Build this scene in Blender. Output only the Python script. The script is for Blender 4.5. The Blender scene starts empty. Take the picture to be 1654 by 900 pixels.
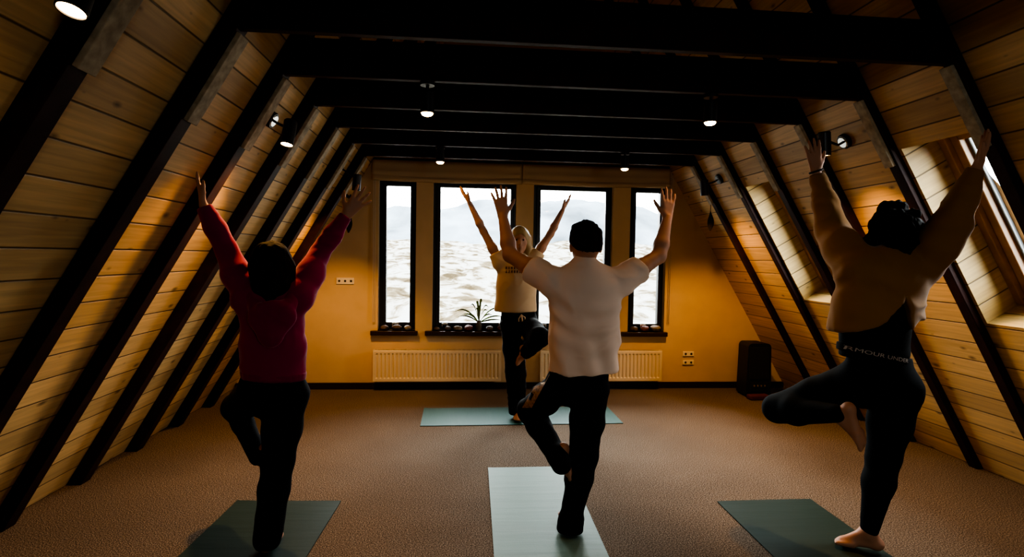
import bpy, bmesh, math, random
import numpy as np
from mathutils import Vector, Matrix, noise as mnoise
from mathutils.bvhtree import BVHTree
random.seed(7)
scene = bpy.context.scene
COL = scene.collection

# ------------------------------------------------------------------ camera
FPX = 891.07
CAM = Vector((-0.6516, 0.0, 1.5))
RC = (Matrix.Rotation(-0.08573, 3, 'Z') @ Matrix.Rotation(math.pi/2 - 0.04013, 3, 'X') @ Matrix.Rotation(0.01683, 3, 'Z'))
cd = bpy.data.cameras.new('camera'); cam = bpy.data.objects.new('camera', cd); COL.objects.link(cam)
cam.matrix_world = Matrix.Translation(CAM) @ RC.to_4x4()
cd.sensor_width = 36; cd.lens = FPX/1654*36; cd.clip_start = 0.05; cd.clip_end = 3000
scene.camera = cam

def ray(px, py):
    return (RC @ Vector(((px-827)/FPX, -(py-450)/FPX, -1))).normalized()
def at(px, py, Y):
    "the point of the room at depth Y that was measured at this place of the photograph"
    d = ray(px, py); return CAM + d*((Y-CAM.y)/d.y)
def reach(P, px, L, far=True):
    "the joint at bone length L from joint P (elbow from shoulder, knee from hip ...)"
    d = ray(*px); w = CAM-P; b = d.dot(w); c = w.dot(w)-L*L; q = b*b-c
    t = -b if q < 0 else (-b+math.sqrt(q) if far else -b-math.sqrt(q))
    return CAM + d*t

# ------------------------------------------------------------------ room numbers
W, S, D, H = 3.155, 0.5873, 6.19, 2.4485        # half width, slope dx/dz, end wall, beam underside
YN = -1.7                                         # wall behind the camera
RID = W/S
SL = math.sqrt(1+S*S)
YB = {k: 3.0696+(k-2)*0.5989 for k in range(-3, 7)}
YB[0] -= .07   # beam/rafter fronts
PR, RW = 0.09*1.0, 0.085                          # rafter depth (horizontal) and width

# ------------------------------------------------------------------ materials
def mat(name, color=(.5,.5,.5), rough=.6, spec=.5, metal=0.0, bump=None, var=None, emit=None, sheen=0):
    m = bpy.data.materials.new(name); m.use_nodes = True
    nt = m.node_tree; b = nt.nodes['Principled BSDF']
    b.inputs['Base Color'].default_value = (*color, 1); b.inputs['Roughness'].default_value = rough
    b.inputs['Specular IOR Level'].default_value = spec; b.inputs['Metallic'].default_value = metal
    if sheen: b.inputs['Sheen Weight'].default_value = sheen; b.inputs['Sheen Roughness'].default_value = .4
    N, L = nt.nodes, nt.links
    tc = N.new('ShaderNodeTexCoord')
    if var:  # (scale, amount)
        nz = N.new('ShaderNodeTexNoise'); nz.inputs['Scale'].default_value = var[0]; nz.inputs['Detail'].default_value = 6
        L.new(tc.outputs['Object'], nz.inputs['Vector'])
        r = N.new('ShaderNodeValToRGB')
        r.color_ramp.elements[0].position = .3; r.color_ramp.elements[1].position = .7
        r.color_ramp.elements[0].color = (*[c*(1-var[1]) for c in color], 1)
        r.color_ramp.elements[1].color = (*[min(1, c*(1+var[1])) for c in color], 1)
        L.new(nz.outputs['Fac'], r.inputs['Fac']); L.new(r.outputs['Color'], b.inputs['Base Color'])
    if bump:  # (scale, strength, distance)
        nz = N.new('ShaderNodeTexNoise'); nz.inputs['Scale'].default_value = bump[0]; nz.inputs['Detail'].default_value = 5
        L.new(tc.outputs['Object'], nz.inputs['Vector'])
        bp = N.new('ShaderNodeBump'); bp.inputs['Strength'].default_value = bump[1]; bp.inputs['Distance'].default_value = bump[2]
        L.new(nz.outputs['Fac'], bp.inputs['Height']); L.new(bp.outputs['Normal'], b.inputs['Normal'])
    if emit:
        b.inputs['Emission Color'].default_value = (*emit[0], 1); b.inputs['Emission Strength'].default_value = emit[1]
    return m

def math_node(nt, op, a, b=None, c=None):
    n = nt.nodes.new('ShaderNodeMath'); n.operation = op
    for i, v in enumerate((a, b, c)):
        if v is None: continue
        if isinstance(v, (int, float)): n.inputs[i].default_value = v
        else: nt.links.new(v, n.inputs[i])
    return n.outputs[0]

def planks(name, base, pitch=.145, vary=.22, rough=.5):
    "boards running along U, PITCH metres wide across V, with tight dark joints, grain and knots"
    m = bpy.data.materials.new(name); m.use_nodes = True
    nt = m.node_tree; N, L = nt.nodes, nt.links; b = N['Principled BSDF']
    uv = N.new('ShaderNodeUVMap'); sp = N.new('ShaderNodeSeparateXYZ'); L.new(uv.outputs['UV'], sp.inputs[0])
    u, v = sp.outputs['X'], sp.outputs['Y']
    vs = math_node(nt, 'DIVIDE', v, pitch); idn = math_node(nt, 'FLOOR', vs); fr = math_node(nt, 'FRACT', vs)
    wn = N.new('ShaderNodeTexWhiteNoise'); wn.noise_dimensions = '1D'; L.new(idn, wn.inputs['W'])
    off = math_node(nt, 'MULTIPLY', wn.outputs['Value'], 37.0)
    uo = math_node(nt, 'ADD', u, off)
    cx = N.new('ShaderNodeCombineXYZ'); L.new(math_node(nt, 'MULTIPLY', uo, 2.2), cx.inputs[0]); L.new(math_node(nt, 'MULTIPLY', v, 45), cx.inputs[1])
    gr = N.new('ShaderNodeTexNoise'); gr.inputs['Scale'].default_value = 1; gr.inputs['Detail'].default_value = 7; gr.inputs['Distortion'].default_value = .6
    L.new(cx.outputs[0], gr.inputs['Vector'])
    kx = N.new('ShaderNodeCombineXYZ'); L.new(math_node(nt, 'MULTIPLY', uo, 3.2), kx.inputs[0]); L.new(math_node(nt, 'MULTIPLY', v, 1/pitch*.93), kx.inputs[1])
    vo = N.new('ShaderNodeTexVoronoi'); vo.voronoi_dimensions = '2D'; vo.inputs['Scale'].default_value = 1; L.new(kx.outputs[0], vo.inputs['Vector'])
    kn = N.new('ShaderNodeMapRange'); kn.inputs['From Min'].default_value = .035; kn.inputs['From Max'].default_value = .13
    ks = N.new('ShaderNodeSeparateColor'); L.new(vo.outputs['Color'], ks.inputs[0])
    L.new(math_node(nt, 'ADD', vo.outputs['Distance'], math_node(nt, 'MULTIPLY', ks.outputs[0], .15)), kn.inputs['Value'])
    e0 = math_node(nt, 'MINIMUM', fr, math_node(nt, 'SUBTRACT', 1.0, fr))
    gv = N.new('ShaderNodeMapRange'); gv.inputs['From Min'].default_value = .012; gv.inputs['From Max'].default_value = .04
    L.new(e0, gv.inputs['Value'])
    tone = math_node(nt, 'ADD', 1-vary, math_node(nt, 'MULTIPLY', wn.outputs['Value'], vary*1.3))
    tone = math_node(nt, 'MULTIPLY', tone, math_node(nt, 'ADD', .62, math_node(nt, 'MULTIPLY', gr.outputs['Fac'], .75)))
    tone = math_node(nt, 'MULTIPLY', tone, math_node(nt, 'ADD', .35, math_node(nt, 'MULTIPLY', kn.outputs[0], .65)))
    tone = math_node(nt, 'MULTIPLY', tone, math_node(nt, 'ADD', .22, math_node(nt, 'MULTIPLY', gv.outputs[0], .78)))
    mx = N.new('ShaderNodeVectorMath'); mx.operation = 'SCALE'; mx.inputs[0].default_value = base; L.new(tone, mx.inputs['Scale'])
    L.new(mx.outputs[0], b.inputs['Base Color'])
    b.inputs['Roughness'].default_value = rough; b.inputs['Specular IOR Level'].default_value = .35
    bp = N.new('ShaderNodeBump'); bp.inputs['Strength'].default_value = .6; bp.inputs['Distance'].default_value = .004
    L.new(gv.outputs[0], bp.inputs['Height']); L.new(bp.outputs['Normal'], b.inputs['Normal'])
    return m

def carpet_mat():
    m = bpy.data.materials.new('carpet'); m.use_nodes = True
    nt = m.node_tree; N, L = nt.nodes, nt.links; b = N['Principled BSDF']
    tc = N.new('ShaderNodeTexCoord')
    n1 = N.new('ShaderNodeTexNoise'); n1.inputs['Scale'].default_value = 150; n1.inputs['Detail'].default_value = 3
    n2 = N.new('ShaderNodeTexNoise'); n2.inputs['Scale'].default_value = 1.4; n2.inputs['Detail'].default_value = 3
    for n in (n1, n2): L.new(tc.outputs['Object'], n.inputs['Vector'])
    r = N.new('ShaderNodeValToRGB'); e = r.color_ramp.elements
    e[0].position = .38; e[0].color = (.05, .037, .026, 1); e[1].position = .66; e[1].color = (.26, .205, .155, 1)
    x = e.new(.5); x.color = (.125, .092, .067, 1)
    L.new(n1.outputs['Fac'], r.inputs['Fac'])
    mx = N.new('ShaderNodeVectorMath'); mx.operation = 'SCALE'; L.new(r.outputs['Color'], mx.inputs[0])
    L.new(math_node(nt, 'ADD', .75, math_node(nt, 'MULTIPLY', n2.outputs['Fac'], .5)), mx.inputs['Scale'])
    L.new(mx.outputs[0], b.inputs['Base Color']); b.inputs['Roughness'].default_value = .95; b.inputs['Specular IOR Level'].default_value = .1
    bp = N.new('ShaderNodeBump'); bp.inputs['Strength'].default_value = .8; bp.inputs['Distance'].default_value = .006
    L.new(n1.outputs['Fac'], bp.inputs['Height']); L.new(bp.outputs['Normal'], b.inputs['Normal'])
    return m

def mat_mat(color):
    m = mat('mat_foam', color, .55, .22)
    nt = m.node_tree; N, L = nt.nodes, nt.links; b = N['Principled BSDF']
    tc = N.new('ShaderNodeTexCoord'); mp = N.new('ShaderNodeMapping'); mp.inputs['Scale'].default_value = (1.5, 16, 1)
    L.new(tc.outputs['Object'], mp.inputs['Vector'])
    nz = N.new('ShaderNodeTexNoise'); nz.inputs['Scale'].default_value = 1; nz.inputs['Detail'].default_value = 3; L.new(mp.outputs[0], nz.inputs['Vector'])
    n2 = N.new('ShaderNodeTexNoise'); n2.inputs['Scale'].default_value = 260; L.new(tc.outputs['Object'], n2.inputs['Vector'])
    h = math_node(nt, 'ADD', math_node(nt, 'MULTIPLY', nz.outputs['Fac'], 1.0), math_node(nt, 'MULTIPLY', n2.outputs['Fac'], .2))
    bp = N.new('ShaderNodeBump'); bp.inputs['Strength'].default_value = .35; bp.inputs['Distance'].default_value = .006
    L.new(h, bp.inputs['Height']); L.new(bp.outputs['Normal'], b.inputs['Normal'])
    return m

def glass_mat():
    m = bpy.data.materials.new('window_glass'); m.use_nodes = True
    nt = m.node_tree; N, L = nt.nodes, nt.links; N.remove(N['Principled BSDF'])
    t = N.new('ShaderNodeBsdfTransparent'); t.inputs['Color'].default_value = (.94, .96, .95, 1)
    g = N.new('ShaderNodeBsdfGlossy'); g.inputs['Roughness'].default_value = .02
    f = N.new('ShaderNodeFresnel'); f.inputs['IOR'].default_value = 1.35
    x = N.new('ShaderNodeMixShader'); L.new(f.outputs[0], x.inputs[0]); L.new(t.outputs[0], x.inputs[1]); L.new(g.outputs[0], x.inputs[2])
    L.new(x.outputs[0], N['Material Output'].inputs['Surface']); return m

def terrain_mat():
    m = bpy.data.materials.new('snowy_ground'); m.use_nodes = True
    nt = m.node_tree; N, L = nt.nodes, nt.links; b = N['Principled BSDF']
    tc = N.new('ShaderNodeTexCoord'); mp = N.new('ShaderNodeMapping'); mp.inputs['Scale'].default_value = (.34, .16, .5); L.new(tc.outputs['Object'], mp.inputs['Vector'])
    nz = N.new('ShaderNodeTexNoise'); nz.inputs['Scale'].default_value = 1.0; nz.inputs['Detail'].default_value = 9; nz.inputs['Roughness'].default_value = .68; nz.inputs['Distortion'].default_value = .8
    L.new(mp.outputs[0], nz.inputs['Vector'])
    r = N.new('ShaderNodeValToRGB'); e = r.color_ramp.elements
    e[0].position = .36; e[0].color = (.020, .015, .009, 1); e[1].position = .58; e[1].color = (.105, .105, .10, 1)
    x = e.new(.45); x.color = (.045, .036, .024, 1); x = e.new(.5); x.color = (.095, .09, .08, 1)
    L.new(nz.outputs['Fac'], r.inputs['Fac']); L.new(r.outputs['Color'], b.inputs['Base Color'])
    b.inputs['Roughness'].default_value = .95; b.inputs['Specular IOR Level'].default_value = 0
    return m

M = dict(
    pine=planks('pine_boards', (.62, .40, .175)),
    jamb=planks('pine_lining', (.50, .35, .14), vary=.12),
    dark=mat('dark_stained_wood', (.026, .008, .006), .55, .16, bump=(30, .2, .004), var=(14, .35)),
    sawn=mat('pale_sawn_wood', (.36, .30, .21), .7, .3, var=(25, .3), bump=(60, .3, .002)),
    frame=mat('varnished_pine_frame', (.34, .19, .085), .4, .5, var=(12, .25)),
    gasket=mat('grey_gasket', (.22, .24, .25), .5),
    plaster=mat('ochre_plaster', (.64, .46, .26), .85, .2, bump=(55, .12, .003), var=(3, .06)),
    reveal=mat('cream_reveal', (.72, .6, .42), .8, .2),
    black=mat('anthracite_frame', (.016, .017, .018), .38, .5),
    sill=mat('dark_sill', (.03, .014, .011), .35, .5),
    carpet=carpet_mat(), glass=glass_mat(), ground=terrain_mat(),
    mountain=mat('misty_mountain', (.060, .070, .080), 1, 0, var=(.02, .5)),
    blind=mat('linen_blind', (.5, .37, .22), .85, .2, bump=(220, .2, .001)),
    radiator=mat('cream_enamel', (.72, .58, .38), .35, .5),
    socket=mat('white_plastic', (.82, .72, .55), .4), hole=mat('socket_hole', (.03, .02, .015), .6),
    metal=mat('black_powder_coat', (.012, .012, .014), .4, .5),
    led=mat('warm_led', (1, .8, .5), .4, emit=((1, .62, .26), 24)),
    bright=mat('polished_steel', (.75, .75, .74), .22, .5, 1.0),
    speaker=mat('speaker_shell', (.008, .008, .009), .55), grille=mat('speaker_grille', (.01, .01, .011), .8, bump=(300, .6, .003)),
    red=mat('dark_red_foam', (.09, .009, .009), .85),
    stone=mat('brown_stone', (.08, .05, .035), .8, var=(30, .5)), stone2=mat('pale_stone', (.2, .16, .12), .75, var=(20, .3)),
    stone3=mat('reddish_stone', (.13, .04, .03), .75, var=(24, .4)),
    leaf=mat('leaf', (.13, .19, .045), .5, var=(15, .3)), pot=mat('clear_jar', (.10, .09, .07), .15),
    feather=mat('dark_feather', (.02, .012, .009), .9),
    skin=mat('skin', (.46, .235, .145), .55, .35, bump=(120, .08, .002)),
    skin2=mat('skin_fair', (.50, .27, .17), .55, .35),
    hair=mat('dark_hair', (.011, .007, .005), .85, .12), blond=mat('blond_hair', (.42, .29, .13), .5, .4),
    brownhair=mat('dark_brown_hair', (.018, .010, .007), .8, .15),
    magenta=mat('magenta_fleece', (.29, .008, .072), .9, .1, sheen=.3, bump=(160, .25, .002)),
    magenta2=mat('magenta_hood', (.25, .007, .062), .9, .1, sheen=.3, bump=(160, .25, .002)),
    white=mat('white_cotton', (.88, .69, .57), .9, .1, bump=(180, .15, .001)),
    beige=mat('cream_cotton', (.66, .50, .32), .9, .1, bump=(180, .15, .001)),
    tan=mat('tan_fleece', (.30, .15, .048), .92, .1, sheen=.2, bump=(150, .25, .002)),
    blackcloth=mat('black_cloth', (.008, .008, .009), .9, .1, bump=(140, .2, .001)),
    leggings=mat('black_leggings', (.005, .006, .007), .85, .08),
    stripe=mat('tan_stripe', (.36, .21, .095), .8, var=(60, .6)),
    print_=mat('dark_print', (.12, .07, .04), .8), lettering=mat('white_lettering', (.5, .42, .36), .7),
    cord=mat('pale_cord', (.62, .5, .36), .8), tie=mat('dark_tie', (.02, .012, .012), .8),
    eye=mat('eye', (.05, .03, .02), .2),
    mat_light=mat_mat((.10, .165, .137)), mat_dark=mat_mat((.016, .034, .028)), mat_teal=mat_mat((.025, .088, .08)),
)

# ------------------------------------------------------------------ mesh helpers
def uvbox(me, su=None):
    "metre UVs: U along the longest horizontal run, V across"
    pass
def link(name, me, m, parent=None):
    o = bpy.data.objects.new(name, me); COL.objects.link(o)
    if m is not None: me.materials.append(m)
    if parent is not None: o.parent = parent
    return o
def obj(name, bm, m, parent=None, smooth=False, bevel=0):
    me = bpy.data.meshes.new(name)
    if bevel:
        bmesh.ops.bevel(bm, geom=[e for e in bm.edges if e.calc_length() > bevel*2.2], offset=bevel, segments=2, affect='EDGES', profile=.5, clamp_overlap=True)
    bmesh.ops.recalc_face_normals(bm, faces=bm.faces)
    bm.to_mesh(me); bm.free()
    if smooth: me.polygons.foreach_set('use_smooth', [True]*len(me.polygons))
    return link(name, me, m, parent)
def box(bm, x0, x1, y0, y1, z0, z1, mtx=None):
    vs = [Vector((x, y, z)) for z in (z0, z1) for y in (y0, y1) for x in (x0, x1)]
    if mtx is not None: vs = [mtx @ v for v in vs]
    v = [bm.verts.new(p) for p in vs]
    for f in ((0,2,3,1), (4,5,7,6), (0,1,5,4), (2,6,7,3), (0,4,6,2), (1,3,7,5)): bm.faces.new([v[i] for i in f])
    return v
def hexa(bm, P):
    "eight corners: bottom loop then top loop"
    v = [bm.verts.new(p) for p in P]
    for f in ((3,2,1,0), (4,5,6,7), (0,1,5,4), (1,2,6,5), (2,3,7,6), (3,0,4,7)): bm.faces.new([v[i] for i in f])
def tube(bm, pts, rad, seg=12, caps=True):
    pts = [Vector(p) for p in pts]; rs = rad if isinstance(rad, (list, tuple)) else [rad]*len(pts)
    rings = []; pn = None
    for i, p in enumerate(pts):
        t = (pts[min(i+1, len(pts)-1)]-pts[max(i-1, 0)]).normalized()
        n = pn if pn is not None else (Vector((0, 0, 1)) if abs(t.z) < .9 else Vector((1, 0, 0)))
        n = (n-t*n.dot(t)).normalized(); pn = n; b = t.cross(n)
        rings.append([bm.verts.new(p+(n*math.cos(a)+b*math.sin(a))*rs[i]) for a in [2*math.pi*j/seg for j in range(seg)]])
    for a, b in zip(rings, rings[1:]):
        for j in range(seg): bm.faces.new((a[j], a[(j+1) % seg], b[(j+1) % seg], b[j]))
    if caps: bm.faces.new(rings[0][::-1]); bm.faces.new(rings[-1])
def empty(name, loc=(0, 0, 0)):
    o = bpy.data.objects.new(name, None); COL.objects.link(o); o.location = loc; o.empty_display_size = .1; return o
def tag(o, label=None, cat=None, group=None, kind=None):
    if label: o['label'] = label
    if cat: o['category'] = cat
    if group: o['group'] = group
    if kind: o['kind'] = kind
    return o
def struct(name, bm, m, **k):
    o = obj(name, bm, m, **k); o['kind'] = 'structure'; return o
def BM(): return bmesh.new()
def quad_uv(bm, P, UV):
    ul = bm.loops.layers.uv.verify()
    f = bm.faces.new([bm.verts.new(p) for p in P])
    for l, uv in zip(f.loops, UV): l[ul].uv = uv
    return f

# slope frame: side=+1 right, -1 left. a = metres up the slope from the floor line, o = outward offset
def sp(side, y, a, o=0):
    dx, dz = -S/SL, 1/SL
    return Vector((side*(W + dx*a + o*dz), y, dz*a + o*S/SL))
def za(z): return z*SL                    # slope distance of height z

# ------------------------------------------------------------------ setting: floor, slopes, end walls
b = BM(); box(b, -W-.02, W+.02, YN, D+.3, -.1, 0); struct('floor', b, M['carpet'])

SKY = [(YB[1]+RW+.005, YB[2]-.02), (YB[4]+RW+.005, YB[5]-.02)]   # skylight bays on the right
SA0, SA1, SDEP = za(1.145), za(2.165), .215
AC = za(H+.21)                            # where the ceiling begins, above the collar beams
def slope_panels(side, a0, a1, holes, name, m=M['pine']):
    b = BM()
    ys = sorted({YN, D} | {y for h in holes for y in h})
    as_ = sorted({a0, a1} | ({SA0, SA1} if holes else set()))
    for y0, y1 in zip(ys, ys[1:]):
        for p0, p1 in zip(as_, as_[1:]):
            if any(abs(h[0]-y0) < 1e-6 for h in holes) and abs(p0-SA0) < 1e-6 and abs(p1-SA1) < 1e-6: continue
            P = [sp(side, y0, p0), sp(side, y1, p0), sp(side, y1, p1), sp(side, y0, p1)]
            UV = [(y0, p0), (y1, p0), (y1, p1), (y0, p1)]
            if side > 0: P, UV = P[::-1], UV[::-1]
            quad_uv(b, P, UV)
    return b
def no_recalc(name, b, m):
    me = bpy.data.meshes.new(name); b.to_mesh(me); b.free(); o = link(name, me, m); o['kind'] = 'structure'; return o
no_recalc('wall_left', slope_panels(-1, 0, AC, [], ''), M['pine'])
no_recalc('wall_right', slope_panels(1, 0, AC, SKY, ''), M['pine'])
b = slope_panels(-1, AC, za(RID), [], '')
b2 = slope_panels(1, AC, za(RID), [], ''); me2 = bpy.data.meshes.new('t'); b2.to_mesh(me2); b2.free(); b.from_mesh(me2)
no_recalc('ceiling', b, M['pine'])

# end wall with the four window openings
WIN = [(-1.603, -1.195, -1.524, -1.263), (-1.008, -.086, -.929, -.145), (.112, 1.024, .2, .95), (1.226, 1.655, 1.31, 1.593)]
WZ0, WZ1, GZ0, GZ1 = .655, 2.315, .742, 2.26
def hw(z): return W-S*z
b = BM()
def wallquad(x0a, x1a, z0, x0b, x1b, z1, y):
    b.faces.new([b.verts.new(p) for p in ((x0a, y, z0), (x1a, y, z0), (x1b, y, z1), (x0b, y, z1))])
wallquad(-hw(0), hw(0), 0, -hw(WZ0), hw(WZ0), WZ0, D)
xs0 = [None]+[w[1] for w in WIN]; xs1 = [w[0] for w in WIN]+[None]
for x0, x1 in zip(xs0, xs1):
    wallquad(-hw(WZ0) if x0 is None else x0, hw(WZ0) if x1 is None else x1, WZ0, -hw(WZ1) if x0 is None else x0, hw(WZ1) if x1 is None else x1, WZ1, D)
wallquad(-hw(WZ1), hw(WZ1), WZ1, -hw(RID-.02), hw(RID-.02), RID-.02, D)
wallb = no_recalc('wall_back', b, M['plaster'])
b = BM()
GX0, GX1, GA0, GA1 = .2, .85, 1.4, 2.1     # unseen gable window behind the camera, added to light the figures' backs
wallquad(-hw(0), hw(0), 0, -hw(GA0), hw(GA0), GA0, YN)
wallquad(-hw(GA0), GX0, GA0, -hw(GA1), GX0, GA1, YN); wallquad(GX1, hw(GA0), GA0, GX1, hw(GA1), GA1, YN)
wallquad(-hw(GA1), hw(GA1), GA1, -.01, .01, RID-.02, YN); no_recalc('wall_front', b, M['plaster'])
root = empty('window_7', ((GX0+GX1)/2, YN, GA0)); root['kind'] = 'structure'
b = BM(); box(b, GX0, GX0+.07, YN-.06, YN, GA0, GA1); box(b, GX1-.07, GX1, YN-.06, YN, GA0, GA1); box(b, GX0, GX1, YN-.06, YN, GA0, GA0+.07); box(b, GX0, GX1, YN-.06, YN, GA1-.07, GA1)
o = obj('frame', b, M['black']); o.parent = root; o.matrix_parent_inverse = Matrix.Translation(-root.location)
b = BM(); box(b, GX0+.06, GX1-.06, YN-.035, YN-.03, GA0+.06, GA1-.06)
o = obj('pane', b, M['glass']); o.parent = root; o.matrix_parent_inverse = Matrix.Translation(-root.location)
b = BM(); box(b, -hw(.035)+.01, hw(.035)-.01, D-.018, D, 0, .072); struct('baseboard_back', b, M['sill'])

for n, (x0, x1, g0, g1) in enumerate(WIN, 1):
    root = empty('window_%d' % n, ((x0+x1)/2, D, WZ0)); root['kind'] = 'structure'
    def place(o): o.parent = root; o.matrix_parent_inverse = Matrix.Translation(-root.location); return o
    YF = D+.10
    b = BM()
    for a, c, z0, z1 in ((x0-.02, x0, WZ0-.02, WZ1+.02), (x1, x1+.02, WZ0-.02, WZ1+.02)): box(b, a, c, D+.001, D+.3, z0, z1)
    box(b, x0, x1, D+.001, D+.3, WZ1, WZ1+.02); box(b, x0, x1, D+.001, D+.3, WZ0-.02, WZ0)
    place(obj('reveal', b, M['reveal']))
    def ring(x0, x1, z0, z1, X0, X1, Z0, Z1, y0, y1):
        b = BM(); box(b, x0, X0, y0, y1, z0, z1); box(b, X1, x1, y0, y1, z0, z1); box(b, X0, X1, y0, y1, z0, Z0); box(b, X0, X1, y0, y1, Z1, z1); return b
    mx0, mx1 = x0+(g0-x0)*.45, x1-(x1-g1)*.45
    place(obj('frame', ring(x0, x1, WZ0, WZ1, mx0, mx1, GZ0-.045, GZ1+.03, YF-.03, YF+.05), M['black'], bevel=.003))
    place(obj('sash', ring(mx0, mx1, GZ0-.045, GZ1+.03, g0, g1, GZ0, GZ1, YF-.045, YF+.03), M['black'], bevel=.005))
    b = BM(); box(b, g0, g1, YF-.002, YF+.002, GZ0, GZ1); place(obj('pane', b, M['glass']))
    b = BM(); box(b, x0-.075, x1+.03, D-.055, YF-.03, WZ0-.05, WZ0); place(obj('sill', b, M['sill'], bevel=.006))
    for hx in ([(x0+x1)/2-.02] if n in (1, 4) else [x0+.14, x1-.14]):     # pale catch on the lower rail
        b = BM(); box(b, hx-.035, hx+.035, YF-.06, YF-.044, GZ0-.025, GZ0-.008); box(b, hx-.035, hx-.022, YF-.06, YF-.044, GZ0-.045, GZ0-.02); box(b, hx+.022, hx+.035, YF-.06, YF-.044, GZ0-.045, GZ0-.02)
        place(obj('catch', b, M['bright'], bevel=.003))

# skylights
for n, (y0, y1) in enumerate(SKY, 5):
    root = empty('window_%d' % n, sp(1, (y0+y1)/2, SA0)); root['kind'] = 'structure'
    def place(o): o.parent = root; o.matrix_parent_inverse = Matrix.Translation(-root.location); return o
    b = BM(); dp = SDEP+.1
    # jambs: boards run outwards, joints every pitch up the slope
    for y, fl in ((y1, 0), (y0, 1)):
        P = [sp(1, y, SA0, 0), sp(1, y, SA0, dp), sp(1, y, SA1, dp), sp(1, y, SA1, 0)]; UV = [(y, SA0), (y+dp, SA0), (y+dp, SA1), (y, SA1)]
        quad_uv(b, P, UV)
    for a in (SA0, SA1):
        quad_uv(b, [sp(1, y0, a, 0), sp(1, y1, a, 0), sp(1, y1, a, dp), sp(1, y0, a, dp)], [(y0, .02), (y1, .02), (y1, dp+.02), (y0, dp+.02)])
    place(no_recalc('lining', b, M['jamb'])); 
    def fring(y0, y1, a0, a1, w, o0, o1, m, name):
        b = BM()
        for Y0, Y1, A0, A1 in ((y0, y0+w, a0, a1), (y1-w, y1, a0, a1), (y0+w, y1-w, a0, a0+w), (y0+w, y1-w, a1-w, a1)):
            hexa(b, [sp(1, Y0, A0, o0), sp(1, Y1, A0, o0), sp(1, Y1, A1, o0), sp(1, Y0, A1, o0), sp(1, Y0, A0, o1), sp(1, Y1, A0, o1), sp(1, Y1, A1, o1), sp(1, Y0, A1, o1)])
        return place(obj(name, b, m, bevel=.006))
    fring(y0, y1, SA0, SA1, .05, SDEP, SDEP+.09, M['frame'], 'frame')
    fring(y0+.05, y1-.05, SA0+.05, SA1-.05, .05, SDEP+.03, SDEP+.1, M['frame'], 'sash')
    fring(y0+.1, y1-.1, SA0+.1, SA1-.1, .014, SDEP+.075, SDEP+.1, M['gasket'], 'gasket')
    b = BM(); b.faces.new([b.verts.new(sp(1, *q, SDEP+.09)) for q in ((y0+.1, SA0+.1), (y1-.1, SA0+.1), (y1-.1, SA1-.1), (y0+.1, SA1-.1))])
    place(obj('pane', b, M['glass']))

# rafters (with pale splice boards) and collar beams
for k in range(-3, 7):
    y = YB[k]
    for side in (-1, 1):
        PRs, RWs = (.09, .09) if side < 0 else (.055, .07)
        b = BM()
        hexa(b, [sp(side, y, -.02, 0), sp(side, y+RWs, -.02, 0), sp(side, y+RWs, -.02+0, -PRs*.862), sp(side, y, -.02, -PRs*.862),
                 sp(side, y, za(RID), 0), sp(side, y+RWs, za(RID), 0), sp(side, y+RWs, za(RID), -PRs*.862), sp(side, y, za(RID), -PRs*.862)])
        r = struct('rafter', b, M['dark'], bevel=.004)
        b = BM(); o = PRs*.862
        a0, a1 = za(2.10), za(H+.03)
        hexa(b, [sp(side, y+.012, a0, -o), sp(side, y+RWs+.006, a0, -o), sp(side, y+RWs+.006, a0, -o-.022), sp(side, y+.012, a0, -o-.022),
                 sp(side, y+.012, a1, -o), sp(side, y+RWs+.006, a1, -o), sp(side, y+RWs+.006, a1, -o-.022), sp(side, y+.012, a1, -o-.022)])
        obj('splice_board', b, M['sawn'], r, bevel=.003)
    hb = H+.2
    b = BM()
    hexa(b, [Vector((-hw(H)+PR*.6, y, H)), Vector((hw(H)-PR*.6, y, H)), Vector((hw(H)-PR*.6, y+.045, H)), Vector((-hw(H)+PR*.6, y+.045, H)),
             Vector((-hw(hb)+PR*.6, y, hb)), Vector((hw(hb)-PR*.6, y, hb)), Vector((hw(hb)-PR*.6, y+.045, hb)), Vector((-hw(hb)+PR*.6, y+.045, hb))])
    struct('collar_beam', b, M['dark'], bevel=.005)

# outside: snowy rough slope and a misty ridge
def terrain(name, x0, x1, nx, ys, zf, m):
    b = BM(); g = []
    for y in ys: g.append([b.verts.new((x0+(x1-x0)*i/nx, y, zf(x0+(x1-x0)*i/nx, y))) for i in range(nx+1)])
    for r0, r1 in zip(g, g[1:]):
        for i in range(nx): b.faces.new((r0[i], r0[i+1], r1[i+1], r1[i]))
    return no_recalc(name, b, m)
def zg(x, y):
    t = (y-12)/170
    return -4.2 + 10.2*t + 1.6*mnoise.fractal(Vector((x*.035, y*.03, 1)), 1.0, 2.0, 5)*(.35+t) + .35*mnoise.noise(Vector((x*.35, y*.3, 7)))
terrain('snowy_hillside', -130, 150, 140, [12+170*(i/110)**1.6 for i in range(111)], zg, M['ground'])
def zm(x, y):
    t = max(0, 1-abs(y-620)/170)
    return -20 + t*(70 + 26*mnoise.fractal(Vector((x*.006, y*.004, 3)), 1.0, 2.1, 6) + 8*math.sin(x*.013+1))
terrain('mountain_ridge', -600, 800, 180, [450+12*i for i in range(30)], zm, M['mountain'])

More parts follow.
